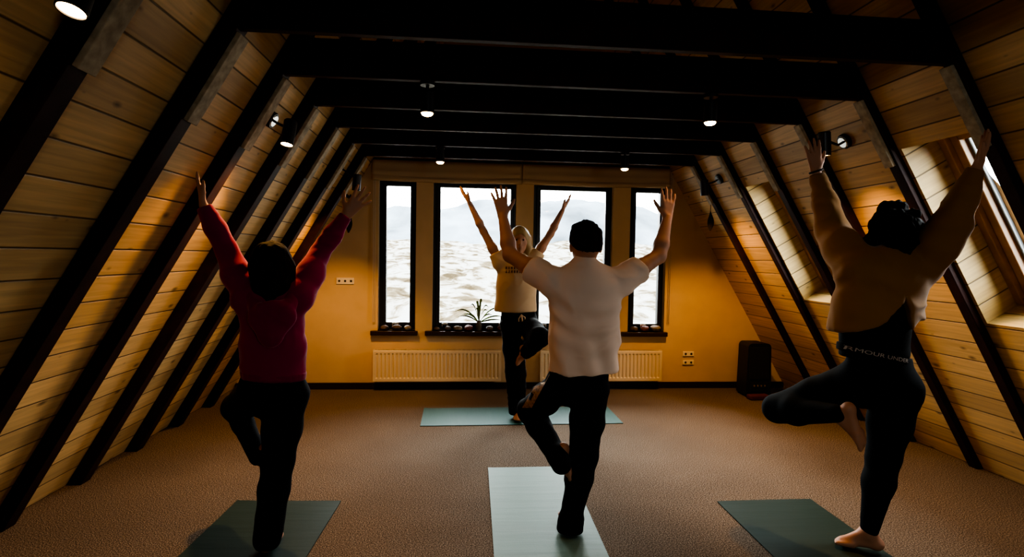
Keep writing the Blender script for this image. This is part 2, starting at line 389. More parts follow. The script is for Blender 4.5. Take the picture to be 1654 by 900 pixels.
# ------------------------------------------------------------------ things on the walls
def radiator(x0, x1, label):
    root = tag(empty('radiator', ((x0+x1)/2, D-.06, .108)), label, 'radiator', 'radiators under the windows')
    def ch(o): o.parent = root; o.matrix_parent_inverse = Matrix.Translation(-root.location); return o
    z0, z1, yf = .108, .455, D-.115
    # pressed front panel: continuous profile with vertical flutes
    b = BM(); n = int(round((x1-x0-.04)/.043)); prof = []
    x = x0+.02
    prof += [(x0, 0), (x, 0)]
    p = (x1-x0-.04)/n
    for i in range(n): prof += [(x+p*(i+.2), 0), (x+p*(i+.35), .009), (x+p*(i+.65), .009), (x+p*(i+.8), 0)]
    prof += [(x1, 0)]
    zs = [(z0, 0), (z0+.03, 0), (z0+.045, 1), (z1-.05, 1), (z1-.035, 0), (z1-.012, 0), (z1, -.8)]
    g = [[b.verts.new((px, yf+d*max(k, 0)+(-.008*k if k < 0 else 0), z)) for px, d in prof] for z, k in zs]
    for r0, r1 in zip(g, g[1:]):
        for i in range(len(prof)-1): b.faces.new((r0[i], r0[i+1], r1[i+1], r1[i]))
    ch(obj('front_panel', b, M['radiator']))
    b = BM(); box(b, x0, x1, yf+.055, yf+.065, z0, z1); ch(obj('rear_panel', b, M['radiator']))
    for xx in (x0-.002, x1-.008):
        b = BM(); box(b, xx, xx+.01, yf-.001, yf+.075, z0, z1); ch(obj('side_cover', b, M['radiator'], bevel=.003))
    b = BM()
    for i in range(int((x1-x0-.02)/.022)): box(b, x0+.012+i*.022, x0+.024+i*.022, yf+.004, yf+.07, z1-.006, z1)
    box(b, x0+.008, x1-.008, yf+.004, yf+.008, z1-.006, z1); box(b, x0+.008, x1-.008, yf+.066, yf+.07, z1-.006, z1)
    ch(obj('top_grille', b, M['radiator']))
    for xx in (x0+.25, x1-.25):
        b = BM(); box(b, xx-.015, xx+.015, yf+.06, D, z0+.08, z1-.06); ch(obj('wall_bracket', b, M['radiator']))
radiator(-1.636, -.235, 'long cream panel radiator below the left two windows')
radiator(.205, 1.603, 'cream panel radiator below the right two windows, partly behind the man')

def socket(x0, x1, z0, z1, n, label, group=None):
    root = tag(empty('wall_socket', ((x0+x1)/2, D, (z0+z1)/2)), label, 'socket', group)
    def ch(o): o.parent = root; o.matrix_parent_inverse = Matrix.Translation(-root.location); return o
    b = BM(); box(b, x0, x1, D-.012, D, z0, z1); ch(obj('cover_plate', b, M['socket'], bevel=.004))
    w = (x1-x0)/n
    for i in range(n):
        cx, cz = x0+w*(i+.5), (z0+z1)/2
        b = BM(); tube(b, [(cx, D-.0145, cz), (cx, D-.011, cz)], .0125, 20); ch(obj('outlet', b, M['hole']))
socket(-2.052, -1.862, 1.164, 1.234, 3, 'triple wall socket left of the windows')
socket(1.888, 2.022, .372, .428, 2, 'upper of two double wall sockets right of the radiator')
socket(1.888, 2.022, .272, .328, 2, 'lower of two double wall sockets right of the radiator')

# roman blinds gathered above the windows
def blind(x0, x1, label, seed):
    # soft stacked folds: a profile in (depth, height) swept along x with small waves
    prof = [(.0, 2.53), (.05, 2.525), (.055, 2.47), (.06, 2.42), (.075, 2.385), (.06, 2.365), (.068, 2.35), (.085, 2.33), (.07, 2.312), (.04, 2.305), (.0, 2.31)]
    b = BM(); n = 60; g = []
    for i in range(n+1):
        t = i/n; x = x0+(x1-x0)*t; row = []
        for j, (d, z) in enumerate(prof):
            wv = mnoise.noise(Vector((t*3.2+seed, j*.9, seed)))*.012 + (.012*math.sin(math.pi*t)*(-1 if j > 5 else -.4))
            row.append(b.verts.new((x, D-.012-d*(1+.15*mnoise.noise(Vector((t*5, j, seed*3)))), z+wv*(0 if j in (0, 1) else 1))))
        g.append(row)
    for r0, r1 in zip(g, g[1:]):
        for j in range(len(prof)-1): b.faces.new((r0[j], r0[j+1], r1[j+1], r1[j]))
    b.faces.new(g[0]); b.faces.new(g[-1][::-1])
    o = obj('roman_blind', b, M['blind'], smooth=True); tag(o, label, 'blind', 'blinds above the windows')
    b = BM(); box(b, x0, x1, D-.03, D, 2.525, 2.55); obj('head_rail', b, M['sill'], o)
    return o
bl = blind(-1.665, -.035, 'linen roman blind gathered in folds above the left two windows', 1.3)
br = blind(-.025, 1.66, 'linen roman blind gathered in folds above the right two windows', 5.1)
for o, x in ((bl, -1.655), (br, 1.69)):
    b = BM(); tube(b, [(x, D-.02, 2.5), (x, D-.02, .75)], .004, 6); tube(b, [(x+.018, D-.02, 2.5), (x+.018, D-.02, .75), ], .004, 6)
    obj('pull_cord', b, M['cord'], o)

# ------------------------------------------------------------------ spot lights
LIGHTS = []
def spot_lamp(loc, direction, power, size=1.5, blend=.6, col=(1, .54, .18)):
    l = bpy.data.lights.new('spot', 'SPOT'); l.energy = power; l.color = col; l.spot_size = size; l.spot_blend = blend; l.shadow_soft_size = .03
    o = bpy.data.objects.new('spot_light', l); COL.objects.link(o); o.location = loc
    o.rotation_euler = Vector(direction).to_track_quat('-Z', 'Y').to_euler(); return o

def lathe(bm, o, ax, prof, seg=28):
    ax = ax.normalized(); n = ax.orthogonal().normalized(); w = ax.cross(n)
    g = [[bm.verts.new(o+ax*t+(n*math.cos(2*math.pi*j/seg)+w*math.sin(2*math.pi*j/seg))*r) for j in range(seg)] for r, t in prof]
    for p, q in zip(g, g[1:]):
        for j in range(seg): bm.faces.new((p[j], p[(j+1) % seg], q[(j+1) % seg], q[j]))
def cyl_head(root, c0, c1, r, inv, dome=0):
    "hollow cylinder from its closed back c0 to its open mouth c1, with a lamp disc just inside the mouth"
    d = (c1-c0).normalized(); b = BM()
    lathe(b, c0, d, [(.001, 0), (r*.9, 0), (r, .006), (r, (c1-c0).length-.002), (r*.97, (c1-c0).length), (r*.88, (c1-c0).length), (r*.86, (c1-c0).length-.014)])
    h = obj('lamp_housing', b, M['metal'], smooth=False); inv(h)
    b = BM(); lathe(b, c1, d, [(.001, -.012), (r*.86, -.012), (r*.86, -.004+.006*dome), (r*.74, -.003+.013*dome), (r*.45, -.002+.017*dome), (.001, -.002+.019*dome)]); l = obj('lamp_lens', b, M['led']); inv(l)
    l.parent = h; l.matrix_parent_inverse = Matrix.Identity(4)
    return d

def sconce(side, y, head, label, power=16, zb=2.29, tilt=(0, 0, -1)):
    base = sp(side, y, za(zb)); n = Vector((-side/SL, 0, -S/SL))
    root = tag(empty('wall_spotlight', base), label, 'wall light', 'spotlights on the sloping walls')
    def inv(o): o.parent = root; o.matrix_parent_inverse = Matrix.Translation(-root.location); return o
    b = BM(); tube(b, [base, base+n*.02, base+n*.026], [.05, .05, .045], 28); inv(obj('wall_plate', b, M['metal']))
    b = BM(); tube(b, [base+n*.024, base+n*.03], [.040, .034], 28); inv(obj('plate_cap', b, M['bright'] if y < 5 else M['metal']))
    t = Vector(tilt).normalized(); c1 = head; c0 = head-t*.15
    mid = c0+t*.05
    b = BM(); tube(b, [base+n*.026, base+n*.06, mid], [.008, .008, .008], 10); inv(obj('swivel_arm', b, M['metal'], smooth=True))
    cyl_head(root, c0, c1, .0375, inv)
    LIGHTS.append(spot_lamp(c1+t*.024, t+n*(-.12), power*2.0, 1.9, .8))
ls = (-.12, .0, -1)
sconce(-1, 3.41, at(463, 234, 3.33), 'black wall spotlight with bright lens on the left slope, middle one', 42, tilt=(-.1, -.22, -1))
sconce(-1, 5.21, at(575, 308, 5.19), 'black wall spotlight high on the left slope nearest the windows', 44, tilt=(-.1, .1, -1))
sconce(-1, 1.62, at(115, 18, 1.57), 'black wall spotlight at the top left corner, nearest of the left slope', 24, tilt=(-.1, -.3, -1))
sconce(1, 3.43, at(1332, 252, 3.36), 'black wall spotlight on the right slope beside the raised hand of the woman in tan', 46, tilt=(.1, .05, -1))
sconce(1, 5.21, at(1138, 316, 5.17), 'black wall spotlight on the right slope nearest the windows', 44, tilt=(.1, .1, -1))

def ceiling_spot(px, k, label, power=5):
    y = YB[k]+.035; p = at(*px, y)
    root = tag(empty('ceiling_spotlight', (p.x, y, H)), label, 'ceiling light', 'spotlights under the collar beams')
    def inv(o): o.parent = root; o.matrix_parent_inverse = Matrix.Translation(-root.location); return o
    top = Vector((p.x, y, H)); c1 = Vector((p.x, y, p.z))
    b = BM(); tube(b, [top, top-Vector((0, 0, .018))], .04, 28); inv(obj('ceiling_plate', b, M['metal']))
    b = BM(); tube(b, [top-Vector((0, 0, .016)), Vector((p.x, y, c1.z+.11))], .009, 10); inv(obj('stem', b, M['metal']))
    cyl_head(root, Vector((p.x, y, c1.z+.115)), c1, .0375, inv, 1)
    LIGHTS.append(spot_lamp(c1-Vector((0, 0, .024)), (0, 0, -1), power*1.5, 2.2, .9))
ceiling_spot((690, 183), 2, 'bright ceiling spotlight under the nearer beam, above and left of the man')
ceiling_spot((1147, 198), 2, 'bright ceiling spotlight under the nearer beam on the right')
ceiling_spot((711, 262), 5, 'small ceiling spotlight in front of the left blind', 10)
ceiling_spot((1009, 273), 5, 'small ceiling spotlight in front of the right blind', 10)

for x in (-.87, .74):      # added fill lamps out of frame, spaced as if the ceiling row went on
    spot_lamp(Vector((x, YB[-1]+.035, 2.29)), (0, 0, -1), 5, 2.3, .9)
# hanging dark feathers
def ornament(hook, top, length, label):
    root = tag(empty('hanging_ornament', hook), label, 'ornament', 'feathers hung on the slopes')
    def inv(o): o.parent = root; o.matrix_parent_inverse = Matrix.Translation(-root.location); return o
    b = BM(); s = 1 if hook.x > 0 else -1
    tube(b, [hook+Vector((s*.03, 0, .02)), hook+Vector((s*.012, 0, 0)), hook+Vector((-s*.006, 0, -.012)), hook+Vector((-s*.02, 0, .004)), hook+Vector((-s*.022, 0, .02))], [.013, .016, .014, .010, .006], 10)
    inv(obj('hook', b, M['feather'], smooth=True))
    b = BM(); tube(b, [hook-Vector((0, 0, .01)), top], .003, 6); inv(obj('thread', b, M['feather']))
    b = BM(); n = 14; pts = []; rs = []
    for i in range(n+1):
        t = i/n; pts.append(top+Vector((.006*math.sin(t*3), 0, -length*t))); rs.append(.006+.03*math.sin(math.pi*min(1, t**1.3*1.02))*(1 if t > .12 else .5))
    tube(b, pts, rs, 12)
    for v in b.verts: v.co.y = top.y+(v.co.y-top.y)*.35
    inv(obj('feather', b, M['feather'], smooth=True))
hk = sp(1, 5.56, za(2.12), -.03)
ornament(hk, Vector((hk.x, hk.y, 2.0)), .2, 'dark feather hanging on a thread below the far right wall spotlight')
hk = sp(-1, 5.98, za(2.12), -.03)
ornament(hk, Vector((hk.x, hk.y, 1.95)), .23, 'dark feather hanging beside the raised hand of the woman in magenta')

# ------------------------------------------------------------------ on the floor and sills
def yoga_mat(cx, cy, w, l, rz, m, label):
    b = BM(); bmesh.ops.create_grid(b, x_segments=12, y_segments=36, size=.5)
    for v in b.verts:
        v.co.x *= w; v.co.y *= l
    r = bmesh.ops.extrude_face_region(b, geom=list(b.faces))
    for v in [g for g in r['geom'] if isinstance(g, bmesh.types.BMVert)]: v.co.z += .005
    for v in b.verts:     # ends lift a hair as a rolled mat does
        e = abs(v.co.y)/(l/2); v.co.z += .004*max(0, e-.94)/.06*(.5+.5*math.sin(v.co.x*5+cx))
    o = obj('yoga_mat', b, m); o.location = (cx, cy, .001); o.rotation_euler.z = rz
    return tag(o, label, 'yoga mat', 'yoga mats on the carpet')
yoga_mat(-.196, 3.835-.915, .575, 1.83, math.radians(-.9), M['mat_light'], 'pale green yoga mat under the man in the white T-shirt')
yoga_mat(-1.735, 3.37-.915, .62, 1.83, math.radians(-3), M['mat_dark'], 'dark green yoga mat under the woman in magenta')
yoga_mat(1.23, 3.235-.915, .61, 1.83, math.radians(0), M['mat_dark'], 'dark green yoga mat under the woman in the tan sweatshirt')
yoga_mat(-.115, 5.11, .56, 1.82, math.radians(90.8), M['mat_teal'], 'teal yoga mat lying crosswise under the instructor')

root = tag(empty('loudspeaker', (2.58, 5.87, 0)), 'black upright loudspeaker with rounded top in the right corner by the end wall', 'loudspeaker')
b = BM(); pr = []
for i in range(9):
    a = math.pi/2*i/8; pr.append((.13-.045+.045*math.sin(math.pi/2-a), .545+.045*math.sin(a)))
outl = [(-.145, .02), (.145, .02)]+[(x, z) for x, z in pr]+[(-x, z) for x, z in pr[::-1]]
f0 = [b.verts.new((x, -.12, z)) for x, z in outl]; f1 = [b.verts.new((x*.94, .11, z)) for x, z in outl]
b.faces.new(f0); b.faces.new(f1[::-1])
for i in range(len(outl)): b.faces.new((f0[i], f1[i], f1[(i+1) % len(outl)], f0[(i+1) % len(outl)]))
obj('cabinet', b, M['speaker'], root)
b = BM(); box(b, -.115, .115, -.128, -.119, .2, .55); obj('grille', b, M['grille'], root, bevel=.003)
b = BM(); box(b, -.1, .1, -.126, -.119, .06, .17); cp = obj('control_panel', b, M['metal'], root, bevel=.003)
for kx in (-.06, -.02, .02, .06):
    b = BM(); tube(b, [(kx, -.126, .13), (kx, -.138, .13)], .011, 14); obj('knob', b, M['bright'], cp)
for fx in (-.11, .11):
    for fy in (-.09, .08):
        b = BM(); tube(b, [(fx, fy, 0), (fx, fy, .021)], .018, 12); obj('foot', b, M['metal'], root)
b = BM(); box(b, -.115, .115, -.05, .05, 0, .05); o = obj('yoga_block', b, M['red'], bevel=.012); o.location = (2.53, 5.66, .001); o.rotation_euler.z = .1
tag(o, 'small dark red block on the carpet in front of the black loudspeaker', 'yoga block')

def stone(x, z_r, r, m, label, group, y=D+.0, sq=.65):
    b = BM(); bmesh.ops.create_icosphere(b, subdivisions=3, radius=r)
    sd = x*13.7
    for v in b.verts:
        n = 1+.22*mnoise.noise(v.co*(1.4/r)+Vector((sd, 0, 0))); v.co = Vector((v.co.x*1.15*n, v.co.y*.85*n, v.co.z*sq*n))
    mz = min(v.co.z for v in b.verts)
    o = obj('stone', b, m, smooth=True); o.location = (x, y, WZ0-mz+.0005); o.rotation_euler.z = sd
    return tag(o, label, 'stone', group)
gs = 'stones lined up on the window sills'
stone(-1.53, 0, .045, M['stone'], 'brown stone at the left end of the leftmost sill', gs)
stone(-1.40, 0, .05, M['stone'], 'brown stone in the middle of the leftmost sill', gs)
stone(-1.275, 0, .045, M['stone2'], 'pale stone at the right end of the leftmost sill', gs)
stone(-.955, 0, .032, M['stone'], 'small brown stone at the left end of the sill with the plant', gs)
stone(-.83, 0, .04, M['stone'], 'dark brown stone second from the left on the sill with the plant', gs)
stone(-.72, 0, .045, M['stone2'], 'greyish stone third from the left on the sill with the plant', gs)
stone(-.60, 0, .052, M['stone3'], 'reddish stone just left of the plant jar', gs)
stone(-.365, 0, .048, M['stone'], 'rounded brown stone just right of the plant jar', gs)
stone(-.215, 0, .052, M['stone3'], 'reddish stone at the right end of the sill with the plant', gs)
stone(1.30, 0, .045, M['stone'], 'brown stone at the left end of the rightmost sill', gs)
stone(1.43, 0, .05, M['stone3'], 'reddish stone in the middle of the rightmost sill', gs)
stone(1.555, 0, .055, M['stone2'], 'pale stone at the right end of the rightmost sill', gs)

px, py, pz = -.485, D+.005, WZ0
root = tag(empty('potted_plant', (px, py, pz)), 'long-leaved green plant in a small glass jar on the sill', 'plant')
b = BM(); tube(b, [(0, 0, .0005), (0, 0, .01), (0, 0, .07), (0, 0, .095), (0, 0, .12)], [.032, .036, .036, .026, .028], 24); obj('jar', b, M['pot'], root, smooth=True)
leaves = [(-155, .30, .30), (-172, .24, .16), (170, .20, .2), (-120, .22, .42), (-100, .2, .5), (-80, .18, .55), (-60, .22, .4), (-35, .34, .34), (-18, .30, .16), (-8, .26, .08), (-140, .2, .2), (-45, .22, .2), (100, .2, .35), (60, .2, .3)]
for ang, ln, up in leaves:
    b = BM(); a = math.radians(ang); n = 9; L, R = [], []
    dx, dy = math.cos(a), -abs(math.sin(a))*.25
    for i in range(n+1):
        t = i/n; c = Vector((dx*ln*t, dy*ln*t*.6, .09+up*.62*math.sin(min(1, t)*2.0)*(1-.25*t)))
        wd = .011*math.sin(math.pi*(.12+.88*t))+.001
        sd = Vector((-.35*dy-.25*abs(1-abs(dx))*0+.0, -.5, .75)).normalized() if abs(dx) > .4 else Vector((1, 0, 0))
        L.append(b.verts.new(c+sd*wd)); R.append(b.verts.new(c-sd*wd))
    for i in range(n): b.faces.new((L[i], R[i], R[i+1], L[i+1]))
    obj('leaf', b, M['leaf'], root, smooth=True)

# ------------------------------------------------------------------ people: signed distance volumes meshed with surface nets
class Vol:
    def __init__(s, h=.006): s.h = h; s.ops = []
    def cone(s, a, b, ra, rb, k=.02, flat=None, sub=False):
        s.ops.append(('c', np.array(a, float), np.array(b, float), ra, rb, k, flat, sub)); return s
    def chain(s, pts, rs, k=.02, flat=None):
        for i in range(len(pts)-1): s.cone(pts[i], pts[i+1], rs[i], rs[i+1], k, flat)
        return s
    def ell(s, c, axes, r, k=.02, sub=False):
        s.ops.append(('e', np.array(c, float), np.array([list(x) for x in axes], float), np.array(r, float), k, sub)); return s
    def cut(s, p, n):
        s.ops.append(('p', np.array(p, float), np.array(n, float)/np.linalg.norm(n))); return s
    def fn(s, f): s.ops.append(('f', f)); return s
    def build(s):
        h = s.h; lo = np.full(3, 1e9); hi = np.full(3, -1e9)
        for o in s.ops:
            if o[0] == 'c' and not o[7]:
                r = max(o[3], o[4])
                for p in (o[1], o[2]): lo = np.minimum(lo, p-r); hi = np.maximum(hi, p+r)
            if o[0] == 'e' and not o[5]:
                r = max(o[3]); lo = np.minimum(lo, o[1]-r); hi = np.maximum(hi, o[1]+r)
        lo -= .03; hi += .03; n = np.ceil((hi-lo)/h).astype(int)+1
        ax = [(lo[i]+h*np.arange(n[i])).astype(np.float32) for i in range(3)]
        Dm = np.full(n, 1.0, np.float32)
        for o in s.ops:
            if o[0] in 'ce':
                if o[0] == 'c': r = max(o[3], o[4]); l = np.minimum(o[1], o[2])-r; u = np.maximum(o[1], o[2])+r; k = o[5]; sub = o[7]
                else: r = max(o[3]); l = o[1]-r; u = o[1]+r; k = o[4]; sub = o[5]
                m = k+.03
                i0 = np.clip(np.floor((l-m-lo)/h).astype(int), 0, n); i1 = np.clip(np.ceil((u+m-lo)/h).astype(int)+1, 0, n)
                if np.any(i1 <= i0): continue
                X, Y, Z = np.meshgrid(ax[0][i0[0]:i1[0]], ax[1][i0[1]:i1[1]], ax[2][i0[2]:i1[2]], indexing='ij', sparse=True)
                if o[0] == 'c':
                    a, b_ = o[1], o[2]; d = b_-a; L2 = max(d.dot(d), 1e-12)
                    qx, qy, qz = X-a[0], Y-a[1], Z-a[2]
                    t = np.clip((qx*d[0]+qy*d[1]+qz*d[2])/L2, 0, 1)
                    qx = qx-t*d[0]; qy = qy-t*d[1]; qz = qz-t*d[2]
                    if o[6] is not None:
                        f, fac = o[6]; w = (qx*f[0]+qy*f[1]+qz*f[2])*(1/fac-1); qx = qx+w*f[0]; qy = qy+w*f[1]; qz = qz+w*f[2]
                    dd = np.sqrt(qx*qx+qy*qy+qz*qz)-(o[3]+(o[4]-o[3])*t)
                else:
                    A = o[2]; c = o[1]; rr = o[3]; qx, qy, qz = X-c[0], Y-c[1], Z-c[2]
                    k0 = 0; k1 = 0
                    for j in range(3):
                        w = qx*A[j][0]+qy*A[j][1]+qz*A[j][2]; k0 = k0+(w/rr[j])**2; k1 = k1+(w/rr[j]**2)**2
                    k0 = np.sqrt(k0); k1 = np.sqrt(k1)+1e-9; dd = k0*(k0-1)/k1
                sl = (slice(i0[0], i1[0]), slice(i0[1], i1[1]), slice(i0[2], i1[2]))
                B = Dm[sl]
                if sub:
                    dd = -dd; hh = np.clip(.5-.5*(B-dd)/k, 0, 1); Dm[sl] = B*(1-hh)+dd*hh+k*hh*(1-hh)
                else:
                    hh = np.clip(.5+.5*(B-dd)/k, 0, 1); Dm[sl] = B*(1-hh)+dd*hh-k*hh*(1-hh)
            else:
                X, Y, Z = np.meshgrid(*ax, indexing='ij', sparse=True)
                if o[0] == 'p': Dm = np.maximum(Dm, (X-o[1][0])*o[2][0]+(Y-o[1][1])*o[2][1]+(Z-o[1][2])*o[2][2]).astype(np.float32)
                else: Dm = o[1](Dm, X, Y, Z).astype(np.float32)
        return nets(Dm, lo, h)

def nets(Dm, lo, h):
    ins = Dm < 0; n = np.array(Dm.shape)
    cnt = np.zeros(n-1, np.uint8)
    for i in (0, 1):
        for j in (0, 1):
            for k in (0, 1): cnt += ins[i:n[0]-1+i, j:n[1]-1+j, k:n[2]-1+k]
    I, J, K = np.nonzero((cnt > 0) & (cnt < 8))
    acc = np.zeros((len(I), 3)); num = np.zeros(len(I))
    val = {(i, j, k): Dm[I+i, J+j, K+k] for i in (0, 1) for j in (0, 1) for k in (0, 1)}
    for c0 in val:
        for axn in range(3):
            if c0[axn]: continue
            c1 = tuple(1 if q == axn else c0[q] for q in range(3))
            v0, v1 = val[c0], val[c1]; m = (v0 < 0) != (v1 < 0)
            t = np.where(m, v0/np.where(m, v0-v1, 1), 0)
            p = np.array(c0, float)[None, :].repeat(len(I), 0); p[:, axn] += t
            acc += p*m[:, None]; num += m
    V = (acc/num[:, None]+np.stack([I, J, K], 1))*h+lo
    idx = np.full(n-1, -1, np.int32); idx[I, J, K] = np.arange(len(I))
    F = []
    for axn in range(3):
        s0 = [slice(None)]*3; s1 = [slice(None)]*3; s0[axn] = slice(0, -1); s1[axn] = slice(1, None)
        a, b_ = ins[tuple(s0)], ins[tuple(s1)]
        E = np.stack(np.nonzero(a != b_), 1); u, w = [q for q in range(3) if q != axn]
        E = E[(E[:, u] > 0) & (E[:, w] > 0) & (E[:, u] < n[u]-1) & (E[:, w] < n[w]-1)]
        def cell(du, dw):
            C = E.copy(); C[:, u] -= du; C[:, w] -= dw; return idx[C[:, 0], C[:, 1], C[:, 2]]
        q = np.stack([cell(1, 1), cell(0, 1), cell(0, 0), cell(1, 0)], 1)
        fl = a[E[:, 0], E[:, 1], E[:, 2]]
        if axn == 1: fl = ~fl
        q[~fl] = q[~fl][:, ::-1]; F.append(q)
    return V, np.concatenate(F)

def vnoise(P, seed=0):
    "smooth value noise on points, -1..1"
    rs = np.random.RandomState(seed); T = rs.rand(32, 32, 32)*2-1
    f = np.floor(P).astype(int); t = P-f; t = t*t*(3-2*t); r = 0
    for i in (0, 1):
        for j in (0, 1):
            for k in (0, 1):
                r = r+T[(f[:, 0]+i) % 32, (f[:, 1]+j) % 32, (f[:, 2]+k) % 32]*(t[:, 0] if i else 1-t[:, 0])*(t[:, 1] if j else 1-t[:, 1])*(t[:, 2] if k else 1-t[:, 2])
    return r

def vmesh(name, vol, m, parent=None, disp=None, relax=2):
    V, F = vol.build()
    # relax the net a little
    for _ in range(relax):
        A = np.zeros_like(V); c = np.zeros(len(V))
        for i in range(4):
            a, b_ = F[:, i], F[:, (i+1) % 4]
            np.add.at(A, a, V[b_]); np.add.at(c, a, 1); np.add.at(A, b_, V[a]); np.add.at(c, b_, 1)
        V = V*.5+.5*A/np.maximum(c, 1)[:, None]
    if disp is not None:
        N = np.zeros_like(V); fn = np.cross(V[F[:, 2]]-V[F[:, 0]], V[F[:, 3]]-V[F[:, 1]])
        for i in range(4): np.add.at(N, F[:, i], fn)
        N /= np.linalg.norm(N, axis=1)[:, None]+1e-12
        V = V+N*disp(V, N)[:, None]
    me = bpy.data.meshes.new(name)
    me.vertices.add(len(V)); me.vertices.foreach_set('co', V.astype(np.float32).ravel())
    me.loops.add(F.size); me.loops.foreach_set('vertex_index', F.astype(np.int32).ravel())
    me.polygons.add(len(F)); me.polygons.foreach_set('loop_start', np.arange(0, F.size, 4, dtype=np.int32))
    me.polygons.foreach_set('use_smooth', np.ones(len(F), bool))
    me.update(calc_edges=True); me.validate()
    return link(name, me, m, parent)

def lerp(a, b, t): return a+(b-a)*t
def frame_of(d, n):
    d = d.normalized(); n = (n-d*n.dot(d)).normalized(); return d, n, d.cross(n)

def add_hand(v, wrist, tip, normal, thumb, sc=1.0, spread=1.0, curl=.12, r0=.026):
    """palm, four unequal fingers and a side thumb. normal: palm side; thumb: vector pointing to the thumb's side"""
    d = (tip-wrist).normalized(); s = (thumb-d*thumb.dot(d)).normalized(); n = (normal-d*normal.dot(d)-s*normal.dot(s)).normalized()
    L = .093*sc
    kn = [(.030, .96), (.010, 1.0), (-.011, .97), (-.030, .88)]
    lens = [.080, .089, .082, .065]; ang = [.16, .03, -.10, -.27]
    K = []
    for (o, l) in kn:
        k = wrist+d*(L*l)+s*(o*sc); K.append(k)
        v.cone(wrist+d*.004+s*(o*.45*sc), k, .0165*sc, .0125*sc, .012, (n, .8))
    for k, ln, a in zip(K, lens, ang):
        a *= spread; fd = (d*math.cos(a)+s*math.sin(a)).normalized(); p = k; r = .0098*sc
        for j, part in enumerate((.45, .31, .24)):
            fd = (fd+n*curl*(.6+.5*j)).normalized(); q = p+fd*(ln*part*sc*1.02); v.cone(p, q, r, r*.9, .006); p = q; r *= .9
    tb = wrist+d*(.022*sc)+s*(.022*sc)
    td = (d*.72+s*.75*min(1.2, spread)+n*.25).normalized(); m1 = tb+td*(.040*sc)
    v.cone(tb, m1, .0155*sc, .0125*sc, .012)
    td = (td+d*.35).normalized(); m2 = m1+td*(.034*sc); v.cone(m1, m2, .0118*sc, .0105*sc, .006)
    td = (td+d*.2).normalized(); v.cone(m2, m2+td*(.026*sc), .0105*sc, .0085*sc, .006)

def add_head(v, c, f, up, sc=1.0):
    "skull, jaw, nose, brow, sockets, lips, chin and ears; f = where the face looks"
    f, up, r = frame_of(f, up); r = f.cross(up)
    A = (r, f, up)
    v.ell(c+up*.02*sc-f*.008*sc, A, (.074*sc, .094*sc, .098*sc), .01)
    v.ell(c+f*.022*sc-up*.035*sc, A, (.060*sc, .070*sc, .078*sc), .03)
    v.cone(c-up*.07*sc+f*.04*sc, c-up*.098*sc+f*.066*sc, .042*sc, .022*sc, .025)
    v.cone(c+f*.078*sc+up*.012*sc, c+f*.104*sc-up*.03*sc, .010*sc, .014*sc, .012)       # nose
    v.ell(c+f*.078*sc+up*.028*sc, A, (.045*sc, .014*sc, .010*sc), .012)               # brow
    for s in (-1, 1):
        v.ell(c+f*.088*sc+r*(s*.031*sc)+up*.008*sc, A, (.017*sc, .012*sc, .010*sc), .012, sub=True)
        v.ell(c+f*.073*sc+r*(s*.031*sc)+up*.008*sc, A, (.012*sc, .012*sc, .010*sc), .004)
        v.ell(c-f*.008*sc+r*(s*.077*sc)-up*.002*sc, (r, f, up), (.010*sc, .019*sc, .032*sc), .008)  # ear
        v.ell(c+f*.055*sc+r*(s*.042*sc)-up*.02*sc, A, (.02*sc, .02*sc, .02*sc), .02)
    v.ell(c+f*.088*sc-up*.056*sc, A, (.022*sc, .010*sc, .006*sc), .008)               # lips
    v.ell(c+f*.086*sc-up*.066*sc, A, (.018*sc, .010*sc, .006*sc), .008)
    return f, up, r

def add_foot(v, ankle, toe_dir, sole, sc=1.0, ln=.17):
    "heel, instep, ball and five toes. sole: direction the sole faces"
    if sole.z < -.9: ankle = Vector((ankle.x, ankle.y, .096*sc))
    t, s, w = frame_of(toe_dir, sole)
    heel = ankle-t*.035*sc+s*.045*sc; ball = ankle+t*(ln*.68)*sc+s*.062*sc
    v.cone(ankle, heel, .034*sc, .033*sc, .02); v.cone(heel, ball, .030*sc, .022*sc, .02, (s, .8))
    v.cone(ankle+t*.01*sc, ball, .033*sc, .020*sc, .03)
    for i, o in enumerate((.030, .012, -.004, -.019, -.032)):
        k = ball+w*o*sc-t*abs(o)*.25*sc; v.cone(ball-t*.04*sc+w*o*.8*sc, k, .017*sc, .0135*sc, .012)
        v.cone(k, k+t*((.040, .037, .033, .029, .024)[i]*sc)+s*.003*sc, (.0125 if i == 0 else .0095)*sc, (.011 if i == 0 else .008)*sc, .005)

def folds(amp, seed, sx=9, sy=9, sz=14, extra=None):
    def f(V, N):
        P = V*np.array([sx, sy, sz]); w = vnoise(P*.5+3.1, seed+1)
        P = P+np.stack([w, w*.5, w*1.2], 1)
        a = vnoise(P, seed); r = 1-np.abs(a)*2
        e = amp*(r*.7+.3*vnoise(P*2.3, seed+2))
        if extra is not None: e = e+extra(V, N)
        return e
    return f
def strands(amp, seed, sx=60, sy=60, sz=7):
    def f(V, N): return amp*(vnoise(V*np.array([sx, sy, sz]), seed)+.8*vnoise(V*18, seed+5))
    return f

